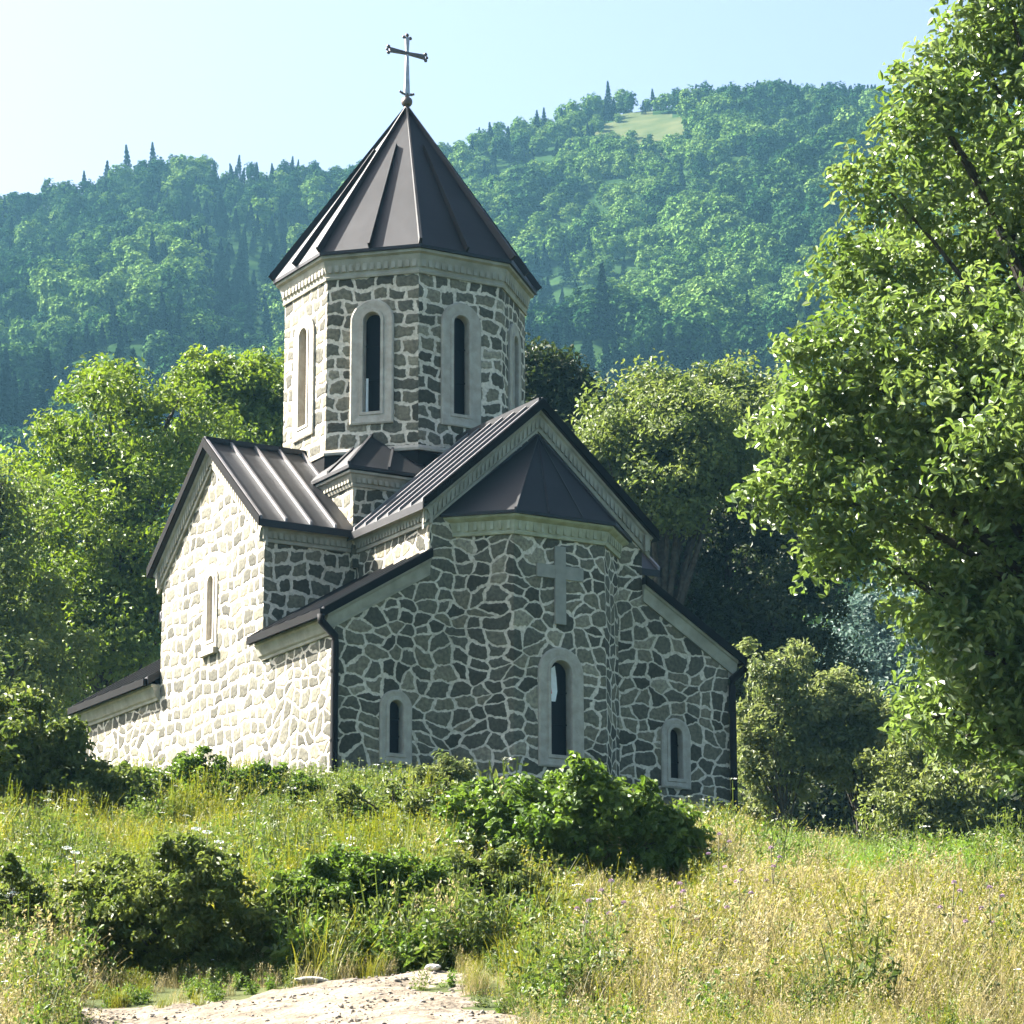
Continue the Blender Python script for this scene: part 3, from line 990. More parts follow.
# --- rainwater pipes
def tube(bm, pts, rad, seg=10):
    pts = [Vector(p) for p in pts]
    rr = rad if isinstance(rad, (list, tuple)) else [rad] * len(pts)
    rings = []
    for i, p in enumerate(pts):
        d = (pts[min(i + 1, len(pts) - 1)] - pts[max(i - 1, 0)]).normalized()
        x = d.cross(Vector((0.31, 0.17, 0.93)) if abs(d.z) < 0.9 else Vector((1, 0, 0))).normalized(); y = d.cross(x)
        rings.append([bm.verts.new(p + (x * math.cos(2 * PI * k / seg) + y * math.sin(2 * PI * k / seg)) * rr[i]) for k in range(seg)])
    for A, Bv in zip(rings, rings[1:]):
        for k in range(seg):
            bm.faces.new((A[k], A[(k + 1) % seg], Bv[(k + 1) % seg], Bv[k]))
    bm.faces.new(rings[0][::-1]); bm.faces.new(rings[-1])


for sx in (-1, 1):
    bm = bmesh.new()
    x, y = sx * (AX + 0.02), -EY - 0.10
    tube(bm, [(sx * 4.78, y - 0.03, 11.46), (sx * 4.78, y - 0.03, 11.34), (x, y, 11.08), (x, y, 10.95), (x, y, 8.1), (x, y - 0.03, 7.95), (x, y - 0.12, 7.85)], 0.075)
    bmesh.ops.recalc_face_normals(bm, faces=bm.faces)
    pp = part('downpipe', bm, M['pipe'], smooth=True)
    for z in (9.1, 10.4):
        bm = bmesh.new()
        tube(bm, [(x, y, z), (x, y, z + 0.05)], 0.088)
        obj_bm('bracket', bm, M['pipe'], pp)

# ------------------------------------------------------------------ foliage helpers
def unit(v):
    return v / np.maximum(np.linalg.norm(v, axis=-1, keepdims=True), 1e-9)


def leaves(P, Nn, size, aspect=0.55, fold=0.25, r=rng, two=False):
    """leaf faces at P with normals Nn: one rhombus each, or two quads folded along the midrib"""
    n = len(P)
    a = unit(np.cross(Nn, r.normal(size=(n, 3))))
    b = np.cross(Nn, a)
    s = size[:, None] if np.ndim(size) else np.full((n, 1), size)
    if not two:
        V = np.stack([P - a * s * .5, P + b * s * aspect * .5 + Nn * s * fold * .2, P + a * s * .5 - Nn * s * 0.12, P - b * s * aspect * .5 + Nn * s * fold * .2], 1)
        F = np.arange(n * 4).reshape(n, 4)
        return V.reshape(-1, 3), F
    w = s * aspect * .5
    V = np.stack([P - a * s * .5, P + b * w * .85 - a * s * .12 + Nn * s * fold * .3, P + b * w * .8 + a * s * .22 + Nn * s * fold * .2, P + a * s * .55 - Nn * s * .15,
                  P - b * w * .8 + a * s * .22 + Nn * s * fold * .2, P - b * w * .85 - a * s * .12 + Nn * s * fold * .3], 1)
    k = np.arange(n)[:, None] * 6
    F = np.concatenate([k + np.array([[0, 1, 2, 3]]), k + np.array([[0, 3, 4, 5]])], 0)
    return V.reshape(-1, 3), F


def clump_points(blobs, n_clumps, per, crad, r=rng, shell=0.45, flat=0.65):
    """clumps of leaves inside a union of spheres; denser to the outside. blobs: (x,y,z,rad)"""
    B = np.array(blobs, float)
    vol = B[:, 3] ** 2.0
    idx = r.choice(len(B), n_clumps, p=vol / vol.sum())
    d = unit(r.normal(size=(n_clumps, 3)))
    rad = (shell + (1.22 - shell) * r.random(n_clumps) ** 0.8)
    cc = B[idx, :3] + d * (B[idx, 3] * rad)[:, None] * np.array([1, 1, 0.92])
    cr = crad * (0.6 + 0.8 * r.random(n_clumps))
    tint = r.random(n_clumps)
    dd = unit(r.normal(size=(n_clumps, per, 3)))
    rr = r.random((n_clumps, per, 1)) ** 0.45
    off = dd * rr * cr[:, None, None] * np.array([1, 1, flat])
    off[..., 2] -= 0.35 * (off[..., 0] ** 2 + off[..., 1] ** 2) / cr[:, None]
    P = (cc[:, None] + off).reshape(-1, 3)
    out = unit(np.repeat(d, per, 0) * 0.35 + dd.reshape(-1, 3) * 0.5 + np.array([0, 0, 0.45]) + r.normal(size=(n_clumps * per, 3)) * 0.6)
    tn = np.clip(np.repeat(tint, per) * 0.6 + r.random(n_clumps * per) * 0.4, 0, 1)
    return P, out, tn, cc


def branch_mesh(base, tops, r0, r=rng, wob=0.12, seg=7, trunk_top=None, cap=20):
    """tapered trunk and limbs reaching for the points in tops"""
    bm = bmesh.new()
    base = Vector(base)
    tt = Vector(trunk_top)
    n = 7
    pts = []
    for i in range(n + 1):
        k = i / n
        p = base.lerp(tt, k) + Vector((math.sin(k * 5 + base.x), math.cos(k * 4 + base.y), 0)) * (wob * r0 * 4 * k * (1 - k) * 2)
        pts.append(p)
    tube(bm, [base - Vector((0, 0, 0.4))] + pts, [r0 * 1.35] + [r0 * (1.15 - 0.9 * (i / n) ** 0.9) for i in range(n + 1)], seg)
    for q in list(tops)[:cap]:
        q = Vector(q)
        hgt = max(0.15, min(0.85, (q.z - base.z) / max(0.1, tt.z - base.z) * 0.62))
        st = pts[int(hgt * n)]
        ps = []
        for i in range(6):
            k = i / 5
            p = st.lerp(q, k) + Vector((0, 0, (q - st).length * 0.12 * math.sin(PI * k)))
            p += Vector(tuple(r.normal(size=3) * wob * 0.4 * k))
            ps.append(p)
        rb = r0 * (0.5 - 0.25 * hgt)
        tube(bm, ps, [rb * (1 - 0.85 * i / 5) for i in range(6)], 6)
    bmesh.ops.recalc_face_normals(bm, faces=bm.faces)
    return bm


def plant(name, label, cat, blobs, base, mat, n_clumps, per, crad, lsize, trunk_r=0.25, group=None, two=False, aspect=0.55,
          trunk_top=None, nb=18, seed=1, shell=0.45, stem_name='trunk', crown_name='crown', stray=0):
    r = np.random.default_rng(seed)
    if stray:        # stray shoots sticking out of the mass
        for b in list(blobs):
            for k in range(stray):
                d = unit(r.normal(size=3)); d[2] = abs(d[2]) + 0.3; d = unit(d)
                q = r.uniform(0.95, 1.35)
                blobs = blobs + [(b[0] + d[0] * b[3] * q, b[1] + d[1] * b[3] * q, b[2] + d[2] * b[3] * q, b[3] * r.uniform(0.22, 0.4))]
    root = empty(name, tuple(base), label, cat, group)
    P, Nn, tn, cc = clump_points(blobs, n_clumps, per, crad, r, shell)
    V, F = leaves(P, Nn, lsize * (0.65 + 0.7 * r.random(len(P))), aspect, 0.5, r, two)
    if two: tn = np.concatenate([tn, tn])
    me = np_mesh(crown_name, V - np.array(base), F, [mat], tint=tn)
    o = link(bpy.data.objects.new(crown_name, me), root)
    Bz = np.array(blobs)
    if trunk_top is None:
        k = int(np.argmax(Bz[:, 2])); trunk_top = (Bz[:, 0].mean(), Bz[:, 1].mean(), Bz[k, 2])
    tips = [tuple(b[:3]) for b in blobs] + [tuple(c) for c in cc[r.choice(len(cc), min(len(cc), nb), replace=False)]]
    bm = branch_mesh(base, tips, trunk_r, r, trunk_top=trunk_top, cap=len(blobs) + nb)
    _ob(stem_name, bm, M['bark'], root, base)
    return root


def pxblobs(lst, s, depth_k=0.8, seed=3):
    """pixel circles at forward distance s -> spheres in the world, staggered in depth, plus a farther half"""
    r = np.random.default_rng(seed)
    out = []
    for (px, py, rp) in lst:
        rad = rp * s / FOC / 1.02
        p = at(px, py, s + r.uniform(-1, 1) * depth_k * rad * 1.2)
        out.append((p[0], p[1], p[2], rad))
    return out


def gbase(px, s):
    t = (px - 512) / FOC * s * 1.03
    x, y = st2xy(s, t)
    return (x, y, float(terrain(s, t)))


# ------------------------------------------------------------------ trees behind and beside the church
plant('maple_tree', 'broad sunlit yellow-green tree standing behind the left transept roof', 'tree',
      pxblobs([(110, 425, 62), (62, 478, 62), (168, 425, 56), (28, 565, 80), (122, 535, 88), (190, 505, 60), (62, 650, 80), (150, 640, 75), (106, 392, 30), (188, 385, 32), (90, 590, 70), (200, 590, 60)], 82, seed=11),
      gbase(120, 83), M['leaf_maple'], 520, 84, 0.66, 0.18, 0.35, seed=11, group='trees behind the church')
plant('maple_tree', 'bright leafy tree rising between the drum and the left transept gable', 'tree',
      pxblobs([(240, 392, 42), (275, 385, 38), (214, 372, 30), (255, 430, 52), (300, 420, 50), (220, 450, 55), (270, 500, 70), (250, 372, 24)], 90, seed=12),
      gbase(255, 91), M['leaf_maple'], 380, 76, 0.66, 0.19, 0.3, seed=12, group='trees behind the church')
plant('maple_tree', 'green tree at the photo\'s left edge beyond the low aisle roof', 'tree',
      pxblobs([(-5, 520, 58), (10, 600, 60), (30, 650, 55), (-35, 570, 55), (-20, 680, 60), (40, 700, 40), (-30, 480, 40)], 74, seed=13),
      gbase(-35, 75), M['leaf_mid'], 210, 84, 0.6, 0.17, 0.3, seed=13, group='trees behind the church')
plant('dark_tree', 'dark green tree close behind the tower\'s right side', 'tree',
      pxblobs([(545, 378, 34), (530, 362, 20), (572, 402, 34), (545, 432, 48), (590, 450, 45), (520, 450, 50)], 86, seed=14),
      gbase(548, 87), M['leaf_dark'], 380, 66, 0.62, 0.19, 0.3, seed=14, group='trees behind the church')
plant('broadleaf_tree', 'sunlit olive green tree just right of the nave gable', 'tree',
      pxblobs([(640, 412, 46), (660, 388, 30), (612, 445, 40), (692, 430, 46), (622, 482, 46), (670, 490, 46), (715, 465, 42)], 80, seed=15),
      gbase(662, 81), M['leaf_mid'], 400, 82, 0.6, 0.17, 0.32, seed=15, group='trees behind the church')
plant('broadleaf_tree', 'rounded green tree whose top meets the big walnut\'s left edge', 'tree',
      pxblobs([(742, 402, 42), (708, 392, 26), (772, 420, 45), (742, 465, 50), (790, 475, 50), (830, 430, 50)], 90, seed=16),
      gbase(760, 91), M['leaf_mid'], 410, 76, 0.64, 0.19, 0.32, seed=16, group='trees behind the church')
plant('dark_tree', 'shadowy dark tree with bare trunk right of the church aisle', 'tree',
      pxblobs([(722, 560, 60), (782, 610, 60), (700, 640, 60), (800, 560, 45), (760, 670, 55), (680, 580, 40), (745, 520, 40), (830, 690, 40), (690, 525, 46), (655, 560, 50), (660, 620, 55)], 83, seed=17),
      gbase(735, 84), M['leaf_dark'], 640, 66, 0.6, 0.18, 0.3, seed=17, group='trees behind the church')  # leaf colour kept near black to stand for shade among the crowns
plant('silvery_tree', 'pale blue-green tree glimpsed in the gap under the big walnut', 'tree',
      pxblobs([(862, 640, 40), (850, 690, 45), (880, 600, 30), (900, 680, 45), (930, 640, 50)], 130, seed=18),
      gbase(868, 131), M['leaf_silver'], 360, 36, 0.9, 0.28, 0.25, seed=18)
# shrubs and saplings right of the church
plant('shrub', 'olive shrub with upright twigs beside the right downpipe', 'shrub',
      pxblobs([(775, 700, 34), (760, 740, 36), (800, 735, 40), (765, 672, 18), (790, 665, 20), (770, 780, 34), (750, 650, 9), (800, 650, 12)], 73, seed=21),
      gbase(780, 73.5), M['leaf_olive'], 260, 44, 0.34, 0.15, 0.07, seed=21, group='shrubs right of the church')
plant('shrub', 'dense olive shrub arching over the dark hollow right of church', 'shrub',
      pxblobs([(840, 715, 38), (870, 730, 36), (830, 755, 32), (880, 765, 30), (850, 690, 24), (815, 690, 25)], 74, seed=22),
      gbase(855, 74.5), M['leaf_olive'], 260, 44, 0.34, 0.15, 0.07, seed=22, group='shrubs right of the church')
plant('bush', 'low dark bush added as shade in the hollow behind the olive shrubs', 'bush',
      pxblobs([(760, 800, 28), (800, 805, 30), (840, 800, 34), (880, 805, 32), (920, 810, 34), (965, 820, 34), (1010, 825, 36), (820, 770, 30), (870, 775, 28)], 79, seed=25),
      gbase(870, 79.5), M['leaf_dark'], 380, 40, 0.5, 0.2, 0.06, seed=25, stem_name='stem', crown_name='foliage')  # added to darken the hollow; its leaf colour stands for the shade
plant('sapling', 'thin sapling with leaning dark stem under the walnut\'s lowest leaves', 'tree',
      pxblobs([(905, 770, 40), (930, 740, 36), (895, 810, 30), (940, 800, 36)], 71, seed=23),
      gbase(925, 71.5), M['leaf_bush'], 230, 40, 0.32, 0.14, 0.06, seed=23, group='saplings at the meadow edge')
plant('sapling', 'bushy sapling at the meadow\'s far right edge', 'tree',
      pxblobs([(985, 770, 42), (1020, 790, 44), (1000, 740, 36), (975, 815, 30), (1040, 760, 50), (1070, 800, 50)], 70, seed=24),
      gbase(1005, 70.5), M['leaf_bush'], 300, 40, 0.32, 0.14, 0.06, seed=24, group='saplings at the meadow edge')

# the big walnut in front, its crown leaning into the picture from the right
WB = [(1010, 560, 70), (960, 640, 50), (1020, 690, 55), (985, 60, 66), (1060, 20, 95), (930, 105, 46), (905, 65, 22), (893, 185, 50), (980, 170, 88), (1085, 150, 120), (868, 278, 52), (960, 280, 98), (1075, 290, 125),
      (838, 365, 56), (920, 390, 98), (1040, 400, 130), (796, 432, 46), (862, 478, 76), (775, 492, 32), (960, 510, 84), (1070, 520, 115), (832, 548, 34), (930, 590, 52),
      (1005, 610, 76), (1100, 640, 105), (936, 690, 36), (992, 705, 58), (1080, 720, 80), (905, 722, 22), (1180, 250, 150), (1200, 450, 160), (1170, 60, 130), (1210, 620, 120), (1000, -40, 60), (1100, -60, 90)]
plant('walnut_tree', 'big leafy tree with large glossy leaves filling the right side', 'tree',
      pxblobs(WB, 36, 1.0, seed=31), gbase(1110, 36.5), M['leaf_walnut'], 3200, 38, 0.33, 0.118, 0.22, two=True, aspect=0.56, seed=31, shell=0.35,
      trunk_top=tuple(at(1060, 130, 36.3)), nb=26)

# ------------------------------------------------------------------ bushes of the meadow
LOOSE = dict(two=True, stray=3, stem_name='stem', crown_name='foliage')
plant('bush', 'bright green leafy bush growing in front of the apse window', 'bush',
      pxblobs([(500, 818, 38), (545, 812, 38), (600, 806, 34), (640, 824, 34), (676, 840, 26), (530, 850, 44), (590, 850, 50), (650, 862, 40), (592, 788, 14), (478, 838, 28), (565, 885, 36), (620, 890, 34), (690, 862, 22), (520, 792, 12), (560, 786, 12)], 36.5, seed=41),
      gbase(585, 36.8), M['leaf_shrub'], 640, 42, 0.15, 0.085, 0.03, aspect=0.7, seed=41, shell=0.5, **LOOSE)
plant('bush', 'dark leafy bush below the far left aisle roof', 'bush',
      pxblobs([(10, 740, 42), (66, 778, 36), (108, 792, 30), (40, 790, 46), (-20, 765, 55), (90, 800, 36), (138, 800, 24), (12, 708, 16), (0, 830, 40), (-60, 740, 60)], 46, seed=42),
      gbase(50, 46.5), M['leaf_weed'], 560, 44, 0.19, 0.10, 0.04, aspect=0.7, seed=42, shell=0.5, **LOOSE)
plant('bush', 'loose green undergrowth against the foot of the sunlit wall', 'bush',
      pxblobs([(165, 795, 28), (200, 790, 30), (235, 800, 28), (270, 795, 28), (300, 805, 24), (215, 770, 12), (180, 768, 12), (262, 776, 12), (250, 820, 28), (160, 825, 28), (300, 782, 8)], 47, seed=46),
      gbase(230, 47.3), M['leaf_shrub'], 330, 40, 0.15, 0.085, 0.025, aspect=0.5, seed=46, shell=0.4, **LOOSE)
plant('bush', 'low dark green undergrowth left of the bright bush', 'bush',
      pxblobs([(350, 815, 24), (385, 822, 28), (420, 830, 28), (400, 850, 28), (360, 845, 24), (440, 805, 18), (448, 850, 24), (330, 835, 18)], 42, seed=47),
      gbase(395, 42.3), M['leaf_weed'], 240, 40, 0.14, 0.08, 0.025, aspect=0.5, seed=47, shell=0.4, **LOOSE)
plant('bush', 'feathery pale green weeds below the left aisle window', 'bush',
      pxblobs([(395, 790, 16), (430, 782, 18), (460, 775, 14), (445, 800, 20), (448, 758, 8), (410, 810, 18), (468, 795, 16)], 47, seed=48),
      gbase(432, 47.3), M['leaf_olive'], 150, 44, 0.15, 0.09, 0.02, aspect=0.22, seed=48, shell=0.3, **LOOSE)
plant('weed_clump', 'tall shadowy weed clump at the path\'s left end', 'weeds',
      pxblobs([(100, 905, 40), (150, 900, 46), (205, 905, 46), (250, 925, 36), (140, 950, 40), (200, 960, 40), (255, 960, 30), (85, 950, 34), (175, 862, 18), (215, 866, 16), (120, 868, 14)], 30.3, seed=43),
      gbase(165, 30.3), M['leaf_weed'], 520, 42, 0.12, 0.07, 0.02, aspect=0.55, seed=43, shell=0.4, **LOOSE)
plant('weed_clump', 'nettle-like weed clump above the middle of the path', 'weeds',
      pxblobs([(300, 905, 34), (345, 895, 40), (395, 905, 42), (330, 945, 34), (385, 950, 34), (350, 862, 14), (320, 872, 12), (400, 866, 14)], 31, seed=44),
      gbase(350, 31), M['leaf_shrub'], 400, 42, 0.12, 0.07, 0.02, aspect=0.5, seed=44, shell=0.4, **LOOSE)
plant('weed_clump', 'leafy weed clump where the path meets dry grass', 'weeds',
      pxblobs([(445, 900, 36), (495, 895, 38), (535, 910, 30), (470, 940, 30), (515, 945, 28), (455, 865, 12), (510, 862, 12)], 31.5, seed=45),
      gbase(490, 31.5), M['leaf_weed'], 360, 42, 0.12, 0.07, 0.02, aspect=0.5, seed=45, shell=0.4, **LOOSE)
plant('weed_clump', 'small dark weed clump half hidden in the grass at the photo\'s left edge', 'weeds',
      pxblobs([(10, 905, 30), (40, 925, 30), (0, 945, 34), (50, 955, 26), (-30, 920, 40)], 31, seed=49),
      gbase(15, 31), M['leaf_weed'], 220, 42, 0.12, 0.07, 0.02, aspect=0.5, seed=49, shell=0.4, **LOOSE)

# ------------------------------------------------------------------ scatter (stuff)
def scatter(name, P, kinds, scales, sources, rots=None):
    """one object that instances the source meshes on its points"""
    src = bpy.data.collections.new(name + '_kinds')
    for i, me in enumerate(sources):
        src.objects.link(bpy.data.objects.new('%s_kind.%03d' % (name, i), me))
    me = bpy.data.meshes.new(name)
    n = len(P)
    me.vertices.add(n); me.vertices.foreach_set('co', np.asarray(P, np.float32).ravel())
    if rots is None:
        rots = np.stack([rng.normal(size=n) * 0.06, rng.normal(size=n) * 0.06, rng.random(n) * 2 * PI], 1)
    for nm, ty, key, data in (('kind', 'INT', 'value', np.asarray(kinds, np.int32)), ('rot', 'FLOAT_VECTOR', 'vector', np.asarray(rots, np.float32).ravel()),
                              ('scl', 'FLOAT_VECTOR', 'vector', np.asarray(scales, np.float32).ravel())):
        me.attributes.new(nm, ty, 'POINT').data.foreach_set(key, data)
    o = link(bpy.data.objects.new(name, me))
    tag(o, kind='stuff')
    ng = bpy.data.node_groups.new(name + '_scatter', 'GeometryNodeTree')
    ng.interface.new_socket('Geometry', in_out='INPUT', socket_type='NodeSocketGeometry')
    ng.interface.new_socket('Geometry', in_out='OUTPUT', socket_type='NodeSocketGeometry')
    N, L = ng.nodes, ng.links
    gi = N.new('NodeGroupInput'); go = N.new('NodeGroupOutput')
    ip = N.new('GeometryNodeInstanceOnPoints')
    ci = N.new('GeometryNodeCollectionInfo'); ci.inputs['Collection'].default_value = src
    ci.inputs['Separate Children'].default_value = True; ci.inputs['Reset Children'].default_value = True
    L.new(gi.outputs[0], ip.inputs['Points']); L.new(ci.outputs[0], ip.inputs['Instance'])
    ip.inputs['Pick Instance'].default_value = True
    def na(nm, ty):
        a = N.new('GeometryNodeInputNamedAttribute'); a.data_type = ty; a.inputs['Name'].default_value = nm
        return a.outputs['Attribute']
    L.new(na('kind', 'INT'), ip.inputs['Instance Index'])
    L.new(na('rot', 'FLOAT_VECTOR'), ip.inputs['Rotation'])
    L.new(na('scl', 'FLOAT_VECTOR'), ip.inputs['Scale'])
    L.new(ip.outputs[0], go.inputs[0])
    md = o.modifiers.new('scatter', 'NODES'); md.node_group = ng
    return o


def grass_tuft(name, n, rad, h, wid, lean, mats, heads=0.0, head_len=0.12, seed=0):
    r = np.random.default_rng(seed)
    base = np.stack([r.normal(size=n) * rad * .5, r.normal(size=n) * rad * .5, np.full(n, -0.05)], 1)
    ang = r.random(n) * 2 * PI
    d = np.stack([np.cos(ang), np.sin(ang), np.zeros(n)], 1)
    sd = np.stack([-np.sin(ang), np.cos(ang), np.zeros(n)], 1)
    tw = r.random(n) * PI
    sd = sd * np.cos(tw)[:, None] + d * np.sin(tw)[:, None]
    hh = h * (0.45 + 0.65 * r.random(n)); ln = lean * hh * (0.2 + r.random(n))
    V = []; F = []; tn = []; mi = []
    K = 4
    for k in range(K + 1):
        q = k / K
        c = base + d * (ln * q ** 2)[:, None] + np.array([0, 0, 1]) * (hh * q * (1 - 0.12 * q))[:, None]
        w = wid * (1 - 0.85 * q ** 1.5)
        V.append(c - sd * w * .5); V.append(c + sd * w * .5)
    V = np.stack(V, 1)   # n, 2(K+1), 3
    nv = 2 * (K + 1)
    tint = r.random(n)
    for k in range(K):
        b = np.arange(n) * nv + 2 * k
        F.append(np.stack([b, b + 1, b + 3, b + 2], 1)); tn.append(tint); mi.append(np.zeros(n, int))
    V = V.reshape(-1, 3)
    if heads > 0 and True:
        m = int(n * heads)
        idx = r.choice(n, m, replace=False)
        tipp = base[idx] + d[idx] * ln[idx][:, None] + np.array([0, 0, 1]) * (hh[idx] * 0.88)[:, None]
        for q in range(5):
            P = tipp + np.array([0, 0, 1]) * (head_len * (q / 5 - 0.2)) + r.normal(size=(m, 3)) * 0.012
            Nn = unit(r.normal(size=(m, 3)))
            v, f = leaves(P, Nn, head_len * 0.33 * (0.7 + 0.6 * r.random(m)), 0.45, 0.2, r)
            F.append(f + len(V)); V = np.concatenate([V, v]); tn.append(0.5 + 0.5 * r.random(m)); mi.append(np.ones(m, int))
    return np_mesh(name, V, np.concatenate(F), mats, tint=np.concatenate(tn), midx=np.concatenate(mi))


def weed_tuft(name, n, h, lsize, mats, seed=0, umbels=0):
    r = np.random.default_rng(seed)
    V = np.zeros((0, 3)); F = []; tn = []; mi = []
    for k in range(n):
        a = r.random() * 2 * PI; hh = h * (0.5 + 0.6 * r.random()); x0 = r.normal(size=2) * 0.10
        lean = np.array([math.cos(a), math.sin(a)]) * hh * 0.25
        m = int(14 * hh / h) + 6
        q = r.random(m) ** 0.8
        c = np.stack([x0[0] + lean[0] * q, x0[1] + lean[1] * q, hh * q], 1) + r.normal(size=(m, 3)) * np.array([0.06, 0.06, 0.02])
        Nn = unit(r.normal(size=(m, 3)) * 0.6 + np.array([0, 0, 0.8]))
        v, f = leaves(c, Nn, lsize * (0.6 + 0.8 * r.random(m)) * (1.2 - 0.6 * q), 0.5, 0.5, r)
        F.append(f + len(V)); V = np.concatenate([V, v]); tn.append(r.random(m)); mi.append(np.zeros(m, int))
        p0 = np.array([x0[0], x0[1], -0.05]); p1 = np.array([x0[0] + lean[0], x0[1] + lean[1], hh])
        w = np.array([0.005, 0, 0])
        F.append(np.array([[0, 1, 2, 3]]) + len(V)); V = np.concatenate([V, [p0 - w, p0 + w, p1 + w, p1 - w]]); tn.append(np.array([0.3])); mi.append(np.zeros(1, int))
        if k < umbels:
            m = 26
            rr = 0.06 * np.sqrt(r.random(m)); aa = r.random(m) * 2 * PI
            c = p1 + np.stack([rr * np.cos(aa), rr * np.sin(aa), 0.03 - rr * 0.25], 1)
            v, f = leaves(c, unit(r.normal(size=(m, 3)) * 0.3 + np.array([0, 0, 1])), np.full(m, 0.022), 0.9, 0.1, r)
            F.append(f + len(V)); V = np.concatenate([V, v]); tn.append(r.random(m)); mi.append(np.ones(m, int))
    return np_mesh(name, V, np.concatenate(F), mats, tint=np.concatenate(tn), midx=np.concatenate(mi))


SRC = [grass_tuft('tuft', 85, 0.30, 0.85, 0.014, 0.45, [M['grass_yg'], M['grass_yg']], 0.22, 0.13, 1),
       grass_tuft('tuft', 85, 0.32, 0.68, 0.015, 0.55, [M['grass_yg'], M['grass_yg']], 0.12, 0.11, 2),
       grass_tuft('tuft', 75, 0.28, 0.78, 0.011, 0.5, [M['grass_dry'], M['grass_dry']], 0.35, 0.13, 3),
       grass_tuft('tuft', 75, 0.30, 0.66, 0.012, 0.65, [M['grass_dry'], M['grass_yg']], 0.2, 0.11, 4),
       grass_tuft('tuft', 95, 0.32, 0.55, 0.015, 0.5, [M['grass_fresh'], M['grass_fresh']], 0.1, 0.1, 5),
       weed_tuft('tuft', 11, 0.85, 0.10, [M['leaf_weed'], M['umbel']], 6),
       weed_tuft('tuft', 10, 0.60, 0.13, [M['leaf_shrub'], M['umbel']], 7),
       weed_tuft('tuft', 7, 0.85, 0.09, [M['leaf_weed'], M['umbel']], 8, umbels=1),
       weed_tuft('tuft', 22, 0.95, 0.05, [M['grass_yg'], M['umbel']], 9)]


def in_church(x, y, m=0.15):
    a = (np.abs(x) < AX + m) & (y > -EY - m) & (y < WY + m)
    b = (np.abs(x) < 1.9 + m) & (y > -6.3 - m) & (y < 0)
    return a | b


def meadow():
    n = 36000
    s = np.sqrt(rng.uniform(15.0 ** 2, 72.0 ** 2, n)); th = rng.uniform(-0.37, 0.37, n)
    t = th * s
    x, y = st2xy(s, t); z = terrain(s, t)
    px, py = project(np.stack([x, y, z], 1))
    ok = ~in_church(x, y) & ~path_halfcheck(s, t)
    ok &= ~((s > 60) & (px > 60) & (px < 735))
    # the fringe of the path stays low
    nz = fbm(s * 0.35 + 2, t * 0.55 + 11, 3); n2 = fbm(s * 0.8 + 31, t * 1.1 + 5, 3)
    u = rng.random(n)
    dry = 0.68 / (1 + np.exp(-((px - 540) / 45 + (py - 925) / 22 * 0.7 + (nz - 0.5) * 14)))
    dry = np.where(py < 868, dry * 0.25, dry)
    dry = np.where((px < 100) & (py > 955), 0.8, dry)
    fresh = (px > 745) & (py < 908 + (nz - .5) * 60)
    weed = np.where(px < 620, np.clip((n2 - 0.36) * 6, 0.22, 0.95), np.clip((n2 - 0.52) * 5, 0.04, 0.6))
    kind = np.where(u < 0.55, 0, 1)
    kind = np.where(rng.random(n) < dry, np.where(u < 0.5, 2, 3), kind)
    kind = np.where(fresh & (rng.random(n) < 0.93), 4, kind)
    k2 = rng.random(n)
    kind = np.where(rng.random(n) < weed * np.where(kind >= 2, 0.35, 1), np.where(k2 < 0.45, 5, np.where(k2 < 0.95, 6, 7)), kind)
    gold = (px < 500) & (s > 32) & (s < 53) & (rng.random(n) < np.clip((fbm(s * 0.3 + 50, t * 0.5 + 20, 2) - 0.42) * 3, 0.03, 0.45)) & (kind < 5)
    kind = np.where(gold, 8, kind)
    sc = rng.uniform(0.6, 1.15, n) * (0.55 + 0.7 * nz)
    sc = np.where(s < 25, sc * 0.6, sc)
    sc = np.where((s > 46), sc * 0.78, sc)
    sc = np.where((s < 30.6) & (px > 60) & (px < 520), np.maximum(sc * 0.4, 0.3), sc)
    low = ((s > 32.6) & (s < 36.6) & (px > 465) & (px < 705)) | ((s < 30.6) & (px > 105) & (px < 285)) | ((s < 31.2) & (s > 30.2) & (px > 300) & (px < 520))
    sc = np.where(low, np.where(s < 31.3, np.maximum(sc * 0.6, 0.32), sc * 0.45), sc)
    kind = np.where(low & (s < 31.3) & (rng.random(n) < 0.5), np.where(rng.random(n) < 0.5, 2, 6), kind)
    tall = ((s > 29.2) & (s < 33.2) & (px > 50) & (px < 570) & ~low) | ((s > 37) & (s < 40) & (px > 455) & (px < 715)) | ((s > 46) & (s < 53.5) & (px > 90) & (px < 470))
    sc = np.where(tall & (rng.random(n) < 0.7), np.maximum(sc, 0.8) * 1.25, sc)
    P = np.stack([x, y, z - 0.02], 1)
    scl = np.stack([sc, sc, sc * rng.uniform(0.8, 1.2, n)], 1)
    groups = {'meadow_grass': (0, 1), 'dry_grass': (2, 3), 'fresh_grass': (4,), 'meadow_weeds': (5, 6, 7), 'yellow_weeds': (8,)}
    for nm, ks in groups.items():
        m = ok & np.isin(kind, ks)
        scatter(nm, P[m], kind[m] - ks[0], scl[m], [SRC[k] for k in ks])


meadow()


